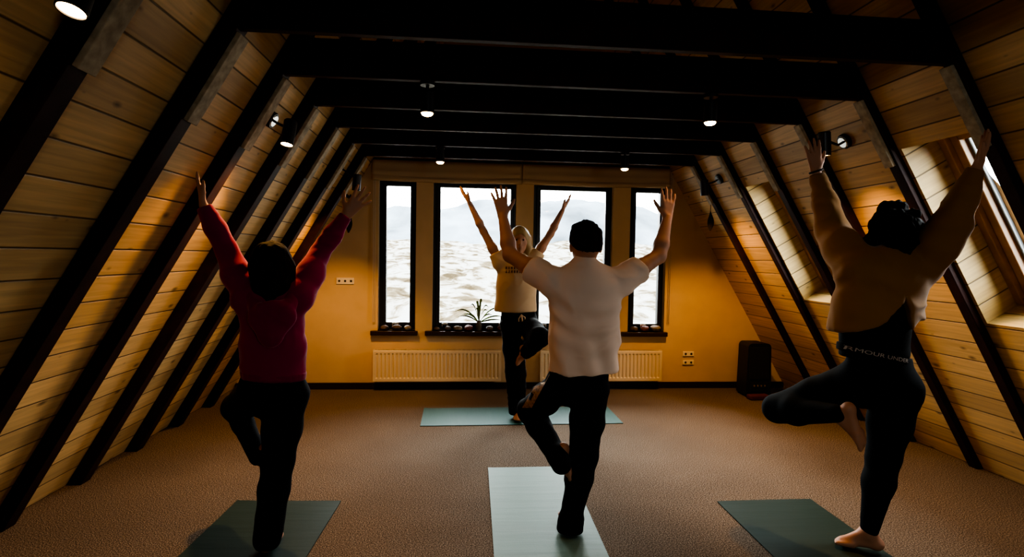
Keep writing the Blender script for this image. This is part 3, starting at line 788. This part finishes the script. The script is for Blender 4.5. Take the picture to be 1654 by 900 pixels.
def body_core(v, J, sc, male):
    "torso, neck, arms and legs up to wrists and ankles, slimmer than the clothes over them"
    fl = (J['f'], .66)
    aw = 1.0 if male else .86
    v.chain([J['pelvis'], J['waist'], J['chest']], [.125*sc, .115*sc, .13*sc], .05, fl)
    v.cone(J['shL'], J['shR'], .05*sc, .05*sc, .05)
    v.chain([J['chest'], J['neck'], J['head']], [.07*sc, .056*sc*aw, .052*sc*aw], .03)
    for s in 'LR':
        a, b_, c = J['sh'+s], J['el'+s], J['wr'+s]
        v.chain([a, lerp(a, b_, .45), b_], [.052*sc*aw, .049*sc*aw, .039*sc*aw], .03)
        v.chain([b_, lerp(b_, c, .3), c], [.039*sc*aw, .041*sc*aw, .026*sc*aw], .02, None)
        h, k, n = J['hip'+s], J['kn'+s], J['an'+s]
        v.chain([h, k], [.075*sc, .050*sc], .04); v.chain([k, lerp(k, n, .3), n], [.050*sc, .05*sc, .034*sc], .02)

def legs_cloth(v, J, sc, rs, k=.03):
    fl = (J['f'], .62)
    v.chain([J['waist'], J['pelvis']], rs['top'], .04, fl)
    for s in 'LR':
        h, kn, n = J['hip'+s], J['kn'+s], J['an'+s]
        r = rs[s]
        v.cone(J['pelvis'], h, r[0]*.95, r[0], .05)
        v.chain([h, lerp(h, kn, .5), kn], [r[0], (r[0]+r[1])*.52, r[1]], k); v.chain([kn, lerp(kn, n, .35), n], [r[1], r[2], r[3]], k)

def eyes(parent, c, f, up, sc):
    f, up, r = frame_of(f, up); r = f.cross(up)
    for s in (-1, 1):
        b = BM(); bmesh.ops.create_icosphere(b, subdivisions=2, radius=.0085*sc)
        for q in b.verts: q.co = q.co+c+f*.079*sc+r*(s*.031*sc)+up*.008*sc
        obj('eye', b, M['eye'], parent, smooth=True)

Fw, Bk, Up = Vector((0, 1, 0)), Vector((0, -1, 0)), Vector((0, 0, 1))

# ---- the man in the white T-shirt
def man():
    Y = 2.9; J = {}
    J['f'] = Fw
    J['pelvis'] = at(934, 612, Y); J['waist'] = at(942, 560, Y); J['chest'] = at(945, 485, Y); J['neck'] = at(944, 432, Y); J['head'] = at(946, 398, Y+.03)
    J['shL'] = at(886, 452, Y+.01); J['shR'] = at(1006, 452, Y+.01)
    J['elL'] = reach(J['shL'], (824, 412), .29); J['wrL'] = reach(J['elL'], (812, 349), .25)
    J['elR'] = reach(J['shR'], (1064, 414), .29); J['wrR'] = reach(J['elR'], (1078, 352), .25)
    J['hipR'] = at(953, 628, Y); J['knR'] = at(943, 735, Y+.03); J['anR'] = at(922, 846, Y)
    J['hipL'] = at(910, 622, Y+.02); J['knL'] = reach(J['hipL'], (856, 664), .42); J['anL'] = reach(J['knL'], (899, 735), .40, False)
    v = Vol(.0055); body_core(v, J, 1.02, True)
    f, up, r = add_head(v, J['head'], Vector((.05, 1, .12)), Up, 1.03)
    add_hand(v, J['wrL'], at(806, 302, J['wrL'].y+.02), Fw, Vector((1, .1, 0)), .98, 1.15, .05)
    add_hand(v, J['wrR'], at(1080, 304, J['wrR'].y+.02), Vector((-.2, 1, 0)), Vector((-1, -.1, 0)), .98, .9, .05)
    add_foot(v, J['anR']+Vector((0, .01, -.012)), Fw, -Up, 1.05)
    add_foot(v, J['anL'], Vector((.10, .05, -1)), Vector((1, 0, .1)), .9)
    J['anR'].z = max(J['anR'].z, .08)
    P = vmesh('person', v, M['skin'])
    tag(P, 'man with short dark hair in white T-shirt balancing on one leg in the middle', 'person', 'people doing a tree pose')
    eyes(P, J['head'], Vector((.05, 1, .12)), Up, 1.03)
    # hair
    c = J['head']; v = Vol(.005)
    v.ell(c+up*.028-f*.014, (r, f, up), (.091, .108, .104), .01); v.ell(c+up*.075+f*.02, (r, f, up), (.075, .085, .055), .03); v.ell(c-f*.045-up*.035, (r, f, up), (.068, .058, .07), .03)
    def cuth(Dm, X, Yy, Z):
        qf = (X-c.x)*f.x+(Yy-c.y)*f.y+(Z-c.z)*f.z; qu = (X-c.x)*up.x+(Yy-c.y)*up.y+(Z-c.z)*up.z
        return np.maximum(Dm, (-(-.026)*0+.030+.5*qf-qu)*.8)
    v.fn(cuth)
    vmesh('hair', v, M['brownhair'], P, strands(.007, 3, 55, 55, 30))
    # T-shirt
    hem = at(943, 597, Y); v = Vol(.0065); fl = (Fw, .70)
    v.chain([hem-Up*.1, at(944, 540, Y), at(945, 478, Y)], [.186, .186, .192], .03, fl)
    v.cone(at(897, 459, Y), at(994, 459, Y), .070, .070, .05); v.cone(J['chest'], J['neck']-Up*.01, .11, .068, .04, (Fw, .8))
    v.cone(J['neck']-Up*.015, J['neck']+Up*.008, .068, .062, .02)
    for s in 'LR':
        a, e = J['sh'+s], J['el'+s]; v.chain([a, lerp(a, e, .62)], [.074, .078], .04)
    cutd = [(lerp(J['sh'+s], J['el'+s], .42), (J['el'+s]-J['sh'+s]).normalized()) for s in 'LR']
    def cuts(Dm, X, Yy, Z):
        for p, n in cutd:
            d = (X-p.x)*n.x+(Yy-p.y)*n.y+(Z-p.z)*n.z
            q = np.sqrt((X-p.x)**2+(Yy-p.y)**2+(Z-p.z)**2)
            Dm = np.where(q < .17, np.maximum(Dm, d), Dm)
        hz = hem.z-.012+.09*np.abs(X-hem.x)**1.0*0.35+.03*(X-hem.x)
        return np.maximum(Dm, hz-Z)
    v.fn(cuts)
    c0 = at(945, 470, Y)
    def drape(V, N):   # swags between the shoulder blades
        x = V[:, 0]-c0.x; z = V[:, 2]-c0.z; back = np.clip(-N[:, 1], 0, 1)
        w = z-1.6*x*x+.12*x
        g = np.exp(-((z+.16)/.17)**2)
        return back*g*.009*np.sin(w*58+2.2*x)+back*.009*np.sin((x*1.0+z*.28)*46)*np.exp(-((z+.36)/.14)**2)
    TS = vmesh('t_shirt', v, M['white'], P, folds(.0095, 11, 8, 8, 8, drape), relax=2)
    v = Vol(.0045); c1 = J['neck']-Up*.004; ring = [c1+Vector((math.cos(a)*.068, math.sin(a)*.066+.004, -.012*math.sin(a)*-1-.004)) for a in [2*math.pi*i/20 for i in range(21)]]
    v.chain(ring, [.011]*21, .006); vmesh('collar', v, M['white'], TS)
    # trousers
    v = Vol(.006); legs_cloth(v, J, 1, dict(top=[.150, .152], L=[.088, .072, .066, .052], R=[.096, .075, .071, .056]))
    v.cut(J['waist']+Up*.02, Up); aR = J['anR']; aL = J['anL']; sd = (aL-J['knL']).normalized()
    v.cone(aR, Vector((aR.x-.004, aR.y-.004, .03)),   .066, .072, .02); v.cone(aL, aL+sd*.045+Vector((.01, 0, -.02)), .054, .052, .02)
    def hemcut(Dm, X, Yy, Z): return np.maximum(Dm, .022-Z)
    v.fn(hemcut)
    T = vmesh('trousers', v, M['blackcloth'], P, folds(.006, 21, 8, 8, 10))
    a, e = J['hipL'], J['knL']; bv = BVHTree.FromPolygons([x.co for x in T.data.vertices], [tuple(p.vertices) for p in T.data.polygons])
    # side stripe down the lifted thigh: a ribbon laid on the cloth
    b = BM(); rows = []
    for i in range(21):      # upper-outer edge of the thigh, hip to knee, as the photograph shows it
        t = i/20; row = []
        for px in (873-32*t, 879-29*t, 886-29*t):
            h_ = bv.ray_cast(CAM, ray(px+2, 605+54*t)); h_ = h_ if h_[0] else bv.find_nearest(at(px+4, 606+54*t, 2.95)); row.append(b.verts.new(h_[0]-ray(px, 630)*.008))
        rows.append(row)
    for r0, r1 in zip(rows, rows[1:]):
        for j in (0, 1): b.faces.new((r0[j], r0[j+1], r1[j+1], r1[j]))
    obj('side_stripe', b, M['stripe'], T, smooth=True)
man()

# ---- the woman in magenta
def woman_magenta():
    Y = 2.79; J = {'f': Fw}
    J['pelvis'] = at(440, 628, Y); J['waist'] = at(441, 575, Y); J['chest'] = at(440, 510, Y); J['neck'] = at(441, 468, Y); J['head'] = at(441, 432, Y+.03)
    J['shL'] = at(399, 484, Y); J['shR'] = at(484, 480, Y)
    J['elL'] = reach(J['shL'], (367, 405), .27); J['wrL'] = reach(J['elL'], (329, 332), .23)
    J['elR'] = reach(J['shR'], (516, 410), .27); J['wrR'] = reach(J['elR'], (560, 347), .23)
    J['hipR'] = at(463, 640, Y); J['knR'] = at(449, 745, Y+.03); J['anR'] = at(432, 870, Y)
    J['hipL'] = at(418, 636, Y+.02); J['knL'] = reach(J['hipL'], (380, 658), .38); J['anL'] = reach(J['knL'], (417, 736), .36, False)
    v = Vol(.0055); body_core(v, J, .94, False)
    f, up, r = add_head(v, J['head'], Vector((.05, 1, .1)), Up, .97)
    add_hand(v, J['wrL'], at(317, 283, J['wrL'].y+.03), Vector((1, .25, .1)), Vector((.25, -.6, 0)), .92, .35, .06)
    add_hand(v, J['wrR'], at(594, 304, J['wrR'].y+.01), Vector((-.3, 1, 0)), Vector((-1, -.2, .5)), .95, 1.5, .03)
    add_foot(v, J['anR']+Vector((0, .01, 0)), Fw, -Up, .95)
    add_foot(v, J['anL'], Vector((.12, .05, -1)), Vector((1, 0, .1)), .85)
    P = vmesh('person', v, M['skin'])
    tag(P, 'dark-haired woman in magenta hooded sweatshirt and black trousers balancing on one leg at left', 'person', 'people doing a tree pose')
    eyes(P, J['head'], Vector((.05, 1, .1)), Up, .97)
    c = J['head']; v = Vol(.005)
    v.ell(c+up*.03-f*.012, (r, f, up), (.089, .106, .105), .01)
    hb = at(440, 462, Y-.03)
    for dx, rr in ((-.052, .046), (-.022, .056), (.018, .056), (.052, .046)): v.cone(c+Vector((dx, -.035, .0)), Vector((hb.x+dx*.98, hb.y-.02, hb.z)), rr, rr*.82, .04)
    v.cone(c+Vector((-.064, .03, 0)), Vector((hb.x-.066, hb.y+.03, hb.z+.03)), .035, .03, .03); v.cone(c+Vector((.064, .03, 0)), Vector((hb.x+.066, hb.y+.03, hb.z+.03)), .035, .03, .03)
    tl = at(436, 484, Y-.1); v.cone(Vector((hb.x, hb.y-.05, hb.z+.04)), tl, .04, .014, .05)
    v.ell(c+f*.085-up*.05, (r, f, up), (.062, .06, .09), .02, sub=True)
    vmesh('hair', v, M['hair'], P, strands(.0035, 9, 70, 70, 4))
    # hoodie
    hem = at(441, 606, Y); v = Vol(.0065); fl = (Fw, .70)
    v.chain([hem-Up*.03, at(441, 560, Y), at(440, 508, Y)], [.152, .150, .150], .03, fl)
    v.cone(J['shL'], J['shR'], .060, .060, .05); v.cone(J['chest'], J['neck']-Up*.02, .09, .06, .04)
    for s in 'LR':
        a, e, w = J['sh'+s], J['el'+s], J['wr'+s]; w2 = lerp(e, w, .95)
        v.chain([a, lerp(a, e, .5), e], [.064, .062, .050], .04); v.chain([e, lerp(e, w, .5), w2], [.050, .046, .034], .02)
    def hz(Dm, X, Yy, Z): return np.maximum(Dm, hem.z-.01-Z-.05*(X-hem.x))
    v.fn(hz)
    for s in 'LR': 
        p = lerp(J['el'+s], J['wr'+s], .97); n = J['wr'+s]-J['el'+s]
        def cc(Dm, X, Yy, Z, p=p, n=n.normalized()):
            q = np.sqrt((X-p.x)**2+(Yy-p.y)**2+(Z-p.z)**2); return np.where(q < .09, np.maximum(Dm, (X-p.x)*n.x+(Yy-p.y)*n.y+(Z-p.z)*n.z), Dm)
        v.fn(cc)
    Hd = vmesh('hooded_sweatshirt', v, M['magenta'], P, folds(.007, 31, 9, 9, 12))
    v = Vol(.006)     # hood lying on the back: a hanging pouch
    n0 = at(440, 474, Y-.06); bt = at(437, 543, Y-.15)
    v.chain([at(407, 480, Y-.05), at(418, 515, Y-.13), bt], [.034, .040, .034], .03, (Fw, .6)); v.chain([at(472, 478, Y-.05), at(462, 512, Y-.13), bt], [.034, .042, .034], .03, (Fw, .6))
    v.cone(at(440, 510, Y-.12), bt, .07, .04, .05, (Fw, .5)); v.chain([at(407, 480, Y-.03), at(418, 466, Y+.03), at(462, 466, Y+.03), at(472, 478, Y-.03)], [.03, .03, .03, .03], .03)
    vmesh('hood', v, M['magenta2'], Hd, folds(.006, 37, 12, 12, 12))
    v = Vol(.006); v.chain([at(442, 607, Y), at(442, 603, Y)], [.153, .156], .02, fl); p0, p1 = hem-Up*.016, hem+Up*.022
    v.fn(lambda Dm, X, Yy, Z: np.maximum(Dm, np.maximum(p0.z-Z-.05*(X-hem.x), Z-p1.z+.05*(X-hem.x))))
    vmesh('hem_band', v, M['magenta2'], Hd, folds(.002, 39, 60, 60, 6))
    v = Vol(.006); legs_cloth(v, J, 1, dict(top=[.130, .150], L=[.088, .066, .052, .046], R=[.098, .074, .072, .066]))
    v.cut(at(441, 596, Y), Up); v.cut(J['waist']+Up*.0, Up); v.fn(lambda Dm, X, Yy, Z: np.maximum(Dm, .03-Z))
    vmesh('trousers', v, M['blackcloth'], P, folds(.005, 41, 8, 8, 9))
woman_magenta()

# ---- the woman in the tan sweatshirt
def woman_tan():
    Y = 2.63; f0 = Vector((-.12, 1, 0)).normalized(); J = {'f': f0}
    J['pelvis'] = at(1420, 606, Y); J['waist'] = at(1420, 545, Y); J['chest'] = at(1430, 470, Y); J['neck'] = at(1436, 418, Y); J['head'] = at(1436, 378, Y+.03)
    J['shL'] = at(1383, 436, Y+.01); J['shR'] = at(1488, 426, Y)
    J['elL'] = reach(J['shL'], (1345, 372), .30); J['wrL'] = reach(J['elL'], (1318, 276), .25)
    J['elR'] = at(1535, 362, 2.50); J['wrR'] = at(1579, 268, 2.44)
    J['hipR'] = at(1447, 630, Y); J['knR'] = at(1427, 738, Y+.03); J['anR'] = at(1404, 856, Y)
    J['hipL'] = at(1388, 618, Y+.03); J['knL'] = reach(J['hipL'], (1256, 660), .46); J['anL'] = reach(J['knL'], (1352, 668), .40, False)
    v = Vol(.0055); body_core(v, J, 1.0, False)
    hf = Vector((-.35, 1, .05)); f, up, r = add_head(v, J['head'], hf, Up, 1.0)
    add_hand(v, J['wrL'], at(1311, 214, J['wrL'].y+.01), Vector((.2, 1, 0)), Vector((1, -.1, 0)), .96, .75, .05)
    add_hand(v, J['wrR'], at(1591, 232, J['wrR'].y-.03), Vector((-1, .3, .1)), Vector((-.3, -.8, 0)), .92, .3, .08)
    add_foot(v, J['anR']+Vector((0, .0, .0)), Vector((-.9, .45, 0)), -Up, 1.0)
    add_foot(v, J['anL']+Vector((.02, 0, -.01)), Vector((.28, -.05, -1)), Vector((.5, -.8, .2)), 1.0, .19)
    P = vmesh('person', v, M['skin'])
    tag(P, 'woman in tan cropped sweatshirt and black leggings balancing barefoot on one leg at right', 'person', 'people doing a tree pose')
    eyes(P, J['head'], hf, Up, 1.0)
    c = J['head']; v = Vol(.005); rs = np.random.RandomState(5)
    v.ell(c+up*.035-f*.015, (r, f, up), (.104, .110, .104), .01)
    for i in range(26):
        d = Vector(rs.normal(size=3)); d.normalize(); d.z = d.z*.9+.05
        if d.dot(f) > .55: continue
        p = c+up*.02-f*.01+Vector((d.x*.098, d.y*.098, d.z*.12)); v.ell(p, (r, f, up), [.028+.014*rs.rand()]*3, .012)
    for i in range(70):
        d = Vector(rs.normal(size=3)); d.normalize()
        if d.dot(f) > .5 or d.z < -.75: continue
        v.ell(c+up*.025-f*.012+Vector((d.x*.116, d.y*.116, d.z*.126)), (r, f, up), [.010+.012*rs.rand()]*3, .008)
    v.chain([c+Vector((.02, -.06, -.04)), at(1450, 410, Y-.03), at(1462, 420, Y-.05)], [.07, .055, .03], .03)
    v.ell(c+f*.085-up*.04, (r, f, up), (.06, .06, .085), .02, sub=True)
    Hh = vmesh('hair', v, M['hair'], P, strands(.009, 12, 50, 50, 45))
    # sweatshirt with lifted hem showing the black top
    hx = [(1320, 531), (1330, 532), (1374, 539), (1410, 528), (1438, 504), (1457, 478), (1463, 492), (1470, 520), (1478, 536), (1484, 528), (1500, 520)]
    hp = [at(x, y, Y-.12) for x, y in hx]; X0 = np.array([p.x for p in hp]); Z0 = np.array([p.z for p in hp])
    v = Vol(.0065); fl = (f0, .72)
    v.chain([at(1403, 545, Y), at(1412, 500, Y), at(1430, 458, Y)], [.215, .212, .19], .03, fl)
    v.cone(at(1452, 505, Y), at(1456, 455, Y), .125, .13, .05, fl)
    v.cone(J['shL'], J['shR'], .078, .078, .06); v.cone(J['chest'], J['neck']-Up*.02, .11, .07, .05)
    for s in 'LR':
        a, e, w = J['sh'+s], J['el'+s], J['wr'+s]; w2 = lerp(e, w, .93)
        v.chain([a, lerp(a, e, .5), e], [.094, .092, .082], .05); v.chain([e, lerp(e, w, .45), w2], [.080, .062, .036], .02)
    v.fn(lambda Dm, X, Yy, Z: np.maximum(Dm, (np.interp(X, X0, Z0).astype(np.float32)-Z)*.7))
    for s in 'LR':
        p = lerp(J['el'+s], J['wr'+s], .94); n = J['wr'+s]-J['el'+s]
        def cc(Dm, X, Yy, Z, p=p, n=n.normalized()):
            q = np.sqrt((X-p.x)**2+(Yy-p.y)**2+(Z-p.z)**2); return np.where(q < .1, np.maximum(Dm, (X-p.x)*n.x+(Yy-p.y)*n.y+(Z-p.z)*n.z), Dm)
        v.fn(cc)
    c1 = at(1410, 490, Y)
    def ex(V, N):
        x = V[:, 0]-c1.x; z = V[:, 2]-c1.z; bk = np.clip(-N[:, 1], 0, 1)
        return bk*.009*np.sin((z+.45*x)*44)*np.exp(-((z+.02)/.14)**2-((x+.04)/.17)**2)
    vmesh('sweatshirt', v, M['tan'], P, folds(.009, 51, 8, 8, 10, ex))
    # black top
    v = Vol(.006); v.chain([at(1412, 570, Y), at(1413, 530, Y), at(1425, 470, Y)], [.178, .172, .165], .04, (f0, .70))
    v.cut(at(1412, 575, Y), -Up); vmesh('black_top', v, M['leggings'], P, folds(.002, 61))
    # leggings
    v = Vol(.0055); legs_cloth(v, J, 1, dict(top=[.160, .178], L=[.112, .076, .078, .046], R=[.116, .076, .073, .042]))
    wl, wr_ = at(1347, 553, Y-.1), at(1472, 580, Y-.1); n = Vector((wr_.x-wl.x, 0, wr_.z-wl.z)).normalized(); nn = Vector((-n.z, 0, n.x))
    v.cut(wl+nn*.0, nn)
    v.fn(lambda Dm, X, Yy, Z: np.maximum(Dm, .10-Z))
    Lg = vmesh('leggings', v, M['leggings'], P, folds(.0015, 63))
    # waistband with lettering
    v = Vol(.0055); v.chain([at(1408, 590, Y), at(1410, 545, Y)], [.187, .180], .04, (f0, .70))
    v.cut(wl+nn*.008, nn); v.cut(wl-nn*.032, -nn)
    Wb = vmesh('waistband', v, M['blackcloth'], Lg, None)
    bv = BVHTree.FromPolygons([x.co for x in Wb.data.vertices], [tuple(p.vertices) for p in Wb.data.polygons])
    cu = bpy.data.curves.new('t', 'FONT'); cu.body = 'R  ARMOUR UNDER'; cu.size = 1; to = bpy.data.objects.new('t', cu); COL.objects.link(to)
    bpy.context.view_layer.update(); dg = bpy.context.evaluated_depsgraph_get()
    me = bpy.data.meshes.new_from_object(to.evaluated_get(dg)); bpy.data.objects.remove(to)
    xs = [q.co.x for q in me.vertices]; xm, xM = min(xs), max(xs)
    p0, p1 = wl-nn*.022, wl-nn*.022+n*((wr_-wl).length)
    bb = BM(); bb.from_mesh(me); bmesh.ops.subdivide_edges(bb, edges=bb.edges, cuts=1)
    for q in bb.verts:
        t = (q.co.x-xm)/(xM-xm); t = .07+t*.90; h_ = q.co.y*.026
        p = lerp(p0, p1, t)+nn*h_; hit = bv.ray_cast(Vector((p.x, Y-.6, p.z)), Fw)
        if hit[0] is None: hit = bv.find_nearest(Vector((p.x, Y-.05, p.z)))
        q.co = hit[0]-Fw*.003
    o = obj('lettering', bb, M['lettering'], Wb)
    # dark tie round the left wrist
    v = Vol(.004); p = lerp(J['elL'], J['wrL'], .99); d = (J['wrL']-J['elL']).normalized(); s = d.cross(Fw).normalized(); q = d.cross(s)
    ring = [p+(s*math.cos(a)+q*math.sin(a))*.031 for a in [2*math.pi*i/14 for i in range(15)]]
    v.chain(ring, [.006]*15, .004); vmesh('wrist_tie', v, M['tie'], P)
woman_tan()

# ---- the instructor, facing the room
def instructor():
    Y = 5.02; J = {'f': Bk}
    J['pelvis'] = at(838, 520, Y); J['waist'] = at(836, 492, Y); J['chest'] = at(834, 445, Y); J['neck'] = at(837, 416, Y); J['head'] = at(839, 389, Y-.03)
    J['shR'] = at(808, 424, Y); J['shL'] = at(862, 419, Y)          # her right is at the photograph's left
    J['elR'] = at(781, 374, Y+.02); J['wrR'] = at(759, 329, Y); J['elL'] = at(889, 378, Y+.02); J['wrL'] = at(908, 341, Y)
    J['hipR'] = at(828, 526, Y); J['knR'] = at(833, 603, Y-.03); J['anR'] = at(836, 668, Y)
    J['hipL'] = at(851, 526, Y-.02); J['knL'] = reach(J['hipL'], (872, 545), .40, False); J['anL'] = reach(J['knL'], (850, 570), .36, True)
    v = Vol(.006); body_core(v, J, .98, False)
    hf = Vector((-.03, -1, -.02)); f, up, r = add_head(v, J['head'], hf, Up, 1.0)
    add_hand(v, J['wrR'], at(745, 307, Y-.02), Vector((1, .2, .2)), Vector((.3, -1, 0)), .95, .5, .05)
    add_hand(v, J['wrL'], at(922, 317, Y-.02), Vector((-1, .2, .2)), Vector((-.3, -1, 0)), .95, .5, .05)
    ak = J['anR'].copy(); ak.z = .085; add_foot(v, ak, Vector((-.05, -1, 0)), -Up, 1.0)
    add_foot(v, J['anL'], Vector((-.2, 0, -1)), Vector((-1, .1, .1)), .9)
    P = vmesh('person', v, M['skin2'])
    tag(P, 'blond woman in cream T-shirt and dark trousers facing the class before the windows', 'person', 'people doing a tree pose')
    eyes(P, J['head'], hf, Up, 1.0)
    c = J['head']; v = Vol(.005)
    v.ell(c+up*.03-f*.015, (r, f, up), (.09, .108, .105), .01)
    for s in (-1, 1):
        v.chain([c+r*(s*.07)+up*.02, c+r*(s*.078)-up*.07+f*.0, c+r*(s*.075)-up*.15+f*.01], [.034, .032, .022], .03)
    v.cone(c-f*.05, c-f*.045-up*.15, .065, .05, .04)
    v.ell(c+f*.09-up*.025, (r, f, up), (.062, .065, .085), .02, sub=True)
    vmesh('hair', v, M['blond'], P, strands(.003, 19, 60, 60, 6))
    hem = at(832, 503, Y); v = Vol(.007); fl = (Fw, .66)
    v.chain([hem-Up*.08, at(834, 462, Y), at(835, 440, Y)], [.20, .178, .178], .03, fl)
    v.cone(J['shL'], J['shR'], .062, .062, .05); v.cone(J['chest'], J['neck']-Up*.015, .10, .068, .05)
    for s in 'LR': v.chain([J['sh'+s], lerp(J['sh'+s], J['el'+s], .35)], [.068, .062], .04)
    for s in 'LR':
        p = lerp(J['sh'+s], J['el'+s], .30); n = J['el'+s]-J['sh'+s]
        def cc(Dm, X, Yy, Z, p=p, n=n.normalized()):
            q = np.sqrt((X-p.x)**2+(Yy-p.y)**2+(Z-p.z)**2); return np.where(q < .12, np.maximum(Dm, (X-p.x)*n.x+(Yy-p.y)*n.y+(Z-p.z)*n.z), Dm)
        v.fn(cc)
    v.fn(lambda Dm, X, Yy, Z: np.maximum(Dm, hem.z-Z))
    T = vmesh('t_shirt', v, M['beige'], P, folds(.005, 71, 8, 8, 9))
    bv = BVHTree.FromPolygons([x.co for x in T.data.vertices], [tuple(p.vertices) for p in T.data.polygons])
    b = BM()     # two rows of small dark block letters on the chest, unreadable in the photograph
    rs = np.random.RandomState(3)
    for row, z in enumerate((431, 437)):
        for i in range(8):
            p = at(818+i*4.4, z, Y-.2)
            for k in range(2):
                q = [p+Vector((.009*k, 0, 0)), p+Vector((.009*k+.0055, 0, 0)), p+Vector((.009*k+.0055, 0, -.026)), p+Vector((.009*k, 0, -.026))]
                if k == 0 and rs.rand() < .7: q[1].x += .006; q[1].z -= .004
                vs = []
                for w in q:
                    h_ = bv.ray_cast(Vector((w.x, Y-.6, w.z)), Fw); vs.append(b.verts.new((h_[0] if h_[0] else w)-Fw*.002))
                b.faces.new(vs)
    obj('chest_print', b, M['print_'], T)
    v = Vol(.0065); legs_cloth(v, J, 1, dict(top=[.150, .158], L=[.10, .082, .075, .058], R=[.104, .088, .085, .078]))
    v.cut(J['waist'], Up); v.fn(lambda Dm, X, Yy, Z: np.maximum(Dm, .05-Z))
    Tr = vmesh('trousers', v, M['blackcloth'], P, folds(.006, 81))
    b = BM(); yb = Y-.125
    tube(b, [at(842, 508, yb), at(845, 525, yb-.005), at(845, 543, yb-.012)], .0075, 8); tube(b, [at(842, 509, yb), at(838, 515, yb), at(838, 520, yb-.004)], .006, 8); tube(b, [at(842, 509, yb), at(848, 513, yb), at(848, 518, yb-.004)], .006, 8)
    tube(b, [at(845, 542, yb-.012), at(845, 546, yb-.014), at(845, 550, yb-.014)], [.012, .02, .008], 10)
    obj('drawstring', b, M['cord'], Tr, smooth=True)
instructor()

# ------------------------------------------------------------------ daylight
w = bpy.data.worlds.new('overcast_sky'); scene.world = w; w.use_nodes = True
nt = w.node_tree; N, L = nt.nodes, nt.links; bg = N['Background']
tc = N.new('ShaderNodeTexCoord'); sx = N.new('ShaderNodeSeparateXYZ'); L.new(tc.outputs['Generated'], sx.inputs[0])
rp = N.new('ShaderNodeValToRGB'); e = rp.color_ramp.elements
e[0].position = 0; e[0].color = (.62, .66, .68, 1); e[1].position = .6; e[1].color = (.92, .96, 1, 1)
x = e.new(.12); x.color = (.78, .81, .83, 1)
L.new(sx.outputs['Z'], rp.inputs['Fac']); L.new(rp.outputs['Color'], bg.inputs['Color']); bg.inputs['Strength'].default_value = 31.0
def portal(loc, rot, sx_, sy_):
    l = bpy.data.lights.new('portal', 'AREA'); l.shape = 'RECTANGLE'; l.size = sx_; l.size_y = sy_; l.cycles.is_portal = True
    o = bpy.data.objects.new('window_portal', l); COL.objects.link(o); o.matrix_world = Matrix.Translation(loc) @ rot.to_4x4()
for (x0, x1, g0, g1) in WIN:
    portal(Vector(((g0+g1)/2, D+.16, (GZ0+GZ1)/2)), Vector((0, -1, 0)).to_track_quat('-Z', 'Y').to_matrix(), g1-g0, GZ1-GZ0)
portal(Vector(((GX0+GX1)/2, YN-.07, (GA0+GA1)/2)), Vector((0, 1, 0)).to_track_quat('-Z', 'Y').to_matrix(), GX1-GX0-.12, GA1-GA0-.12)  # portal of the added fill window in the front wall
for y0, y1 in SKY:
    n = Vector((-1/SL, 0, -S/SL)); zdir = -n; ydir = Vector((-S/SL, 0, 1/SL)); xdir = ydir.cross(zdir)
    R = Matrix((xdir, ydir, zdir)).transposed()
    portal(sp(1, (y0+y1)/2, (SA0+SA1)/2, SDEP+.11), R, y1-y0-.2, SA1-SA0-.2)

vs = scene.view_settings
vs.view_transform = 'AgX'; vs.look = 'AgX - High Contrast'; vs.exposure = 0.22
scene.cycles.max_bounces = 8; scene.cycles.diffuse_bounces = 5; scene.cycles.transparent_max_bounces = 8
scene.cycles.caustics_reflective = False; scene.cycles.caustics_refractive = False
scene.cycles.sample_clamp_indirect = 4
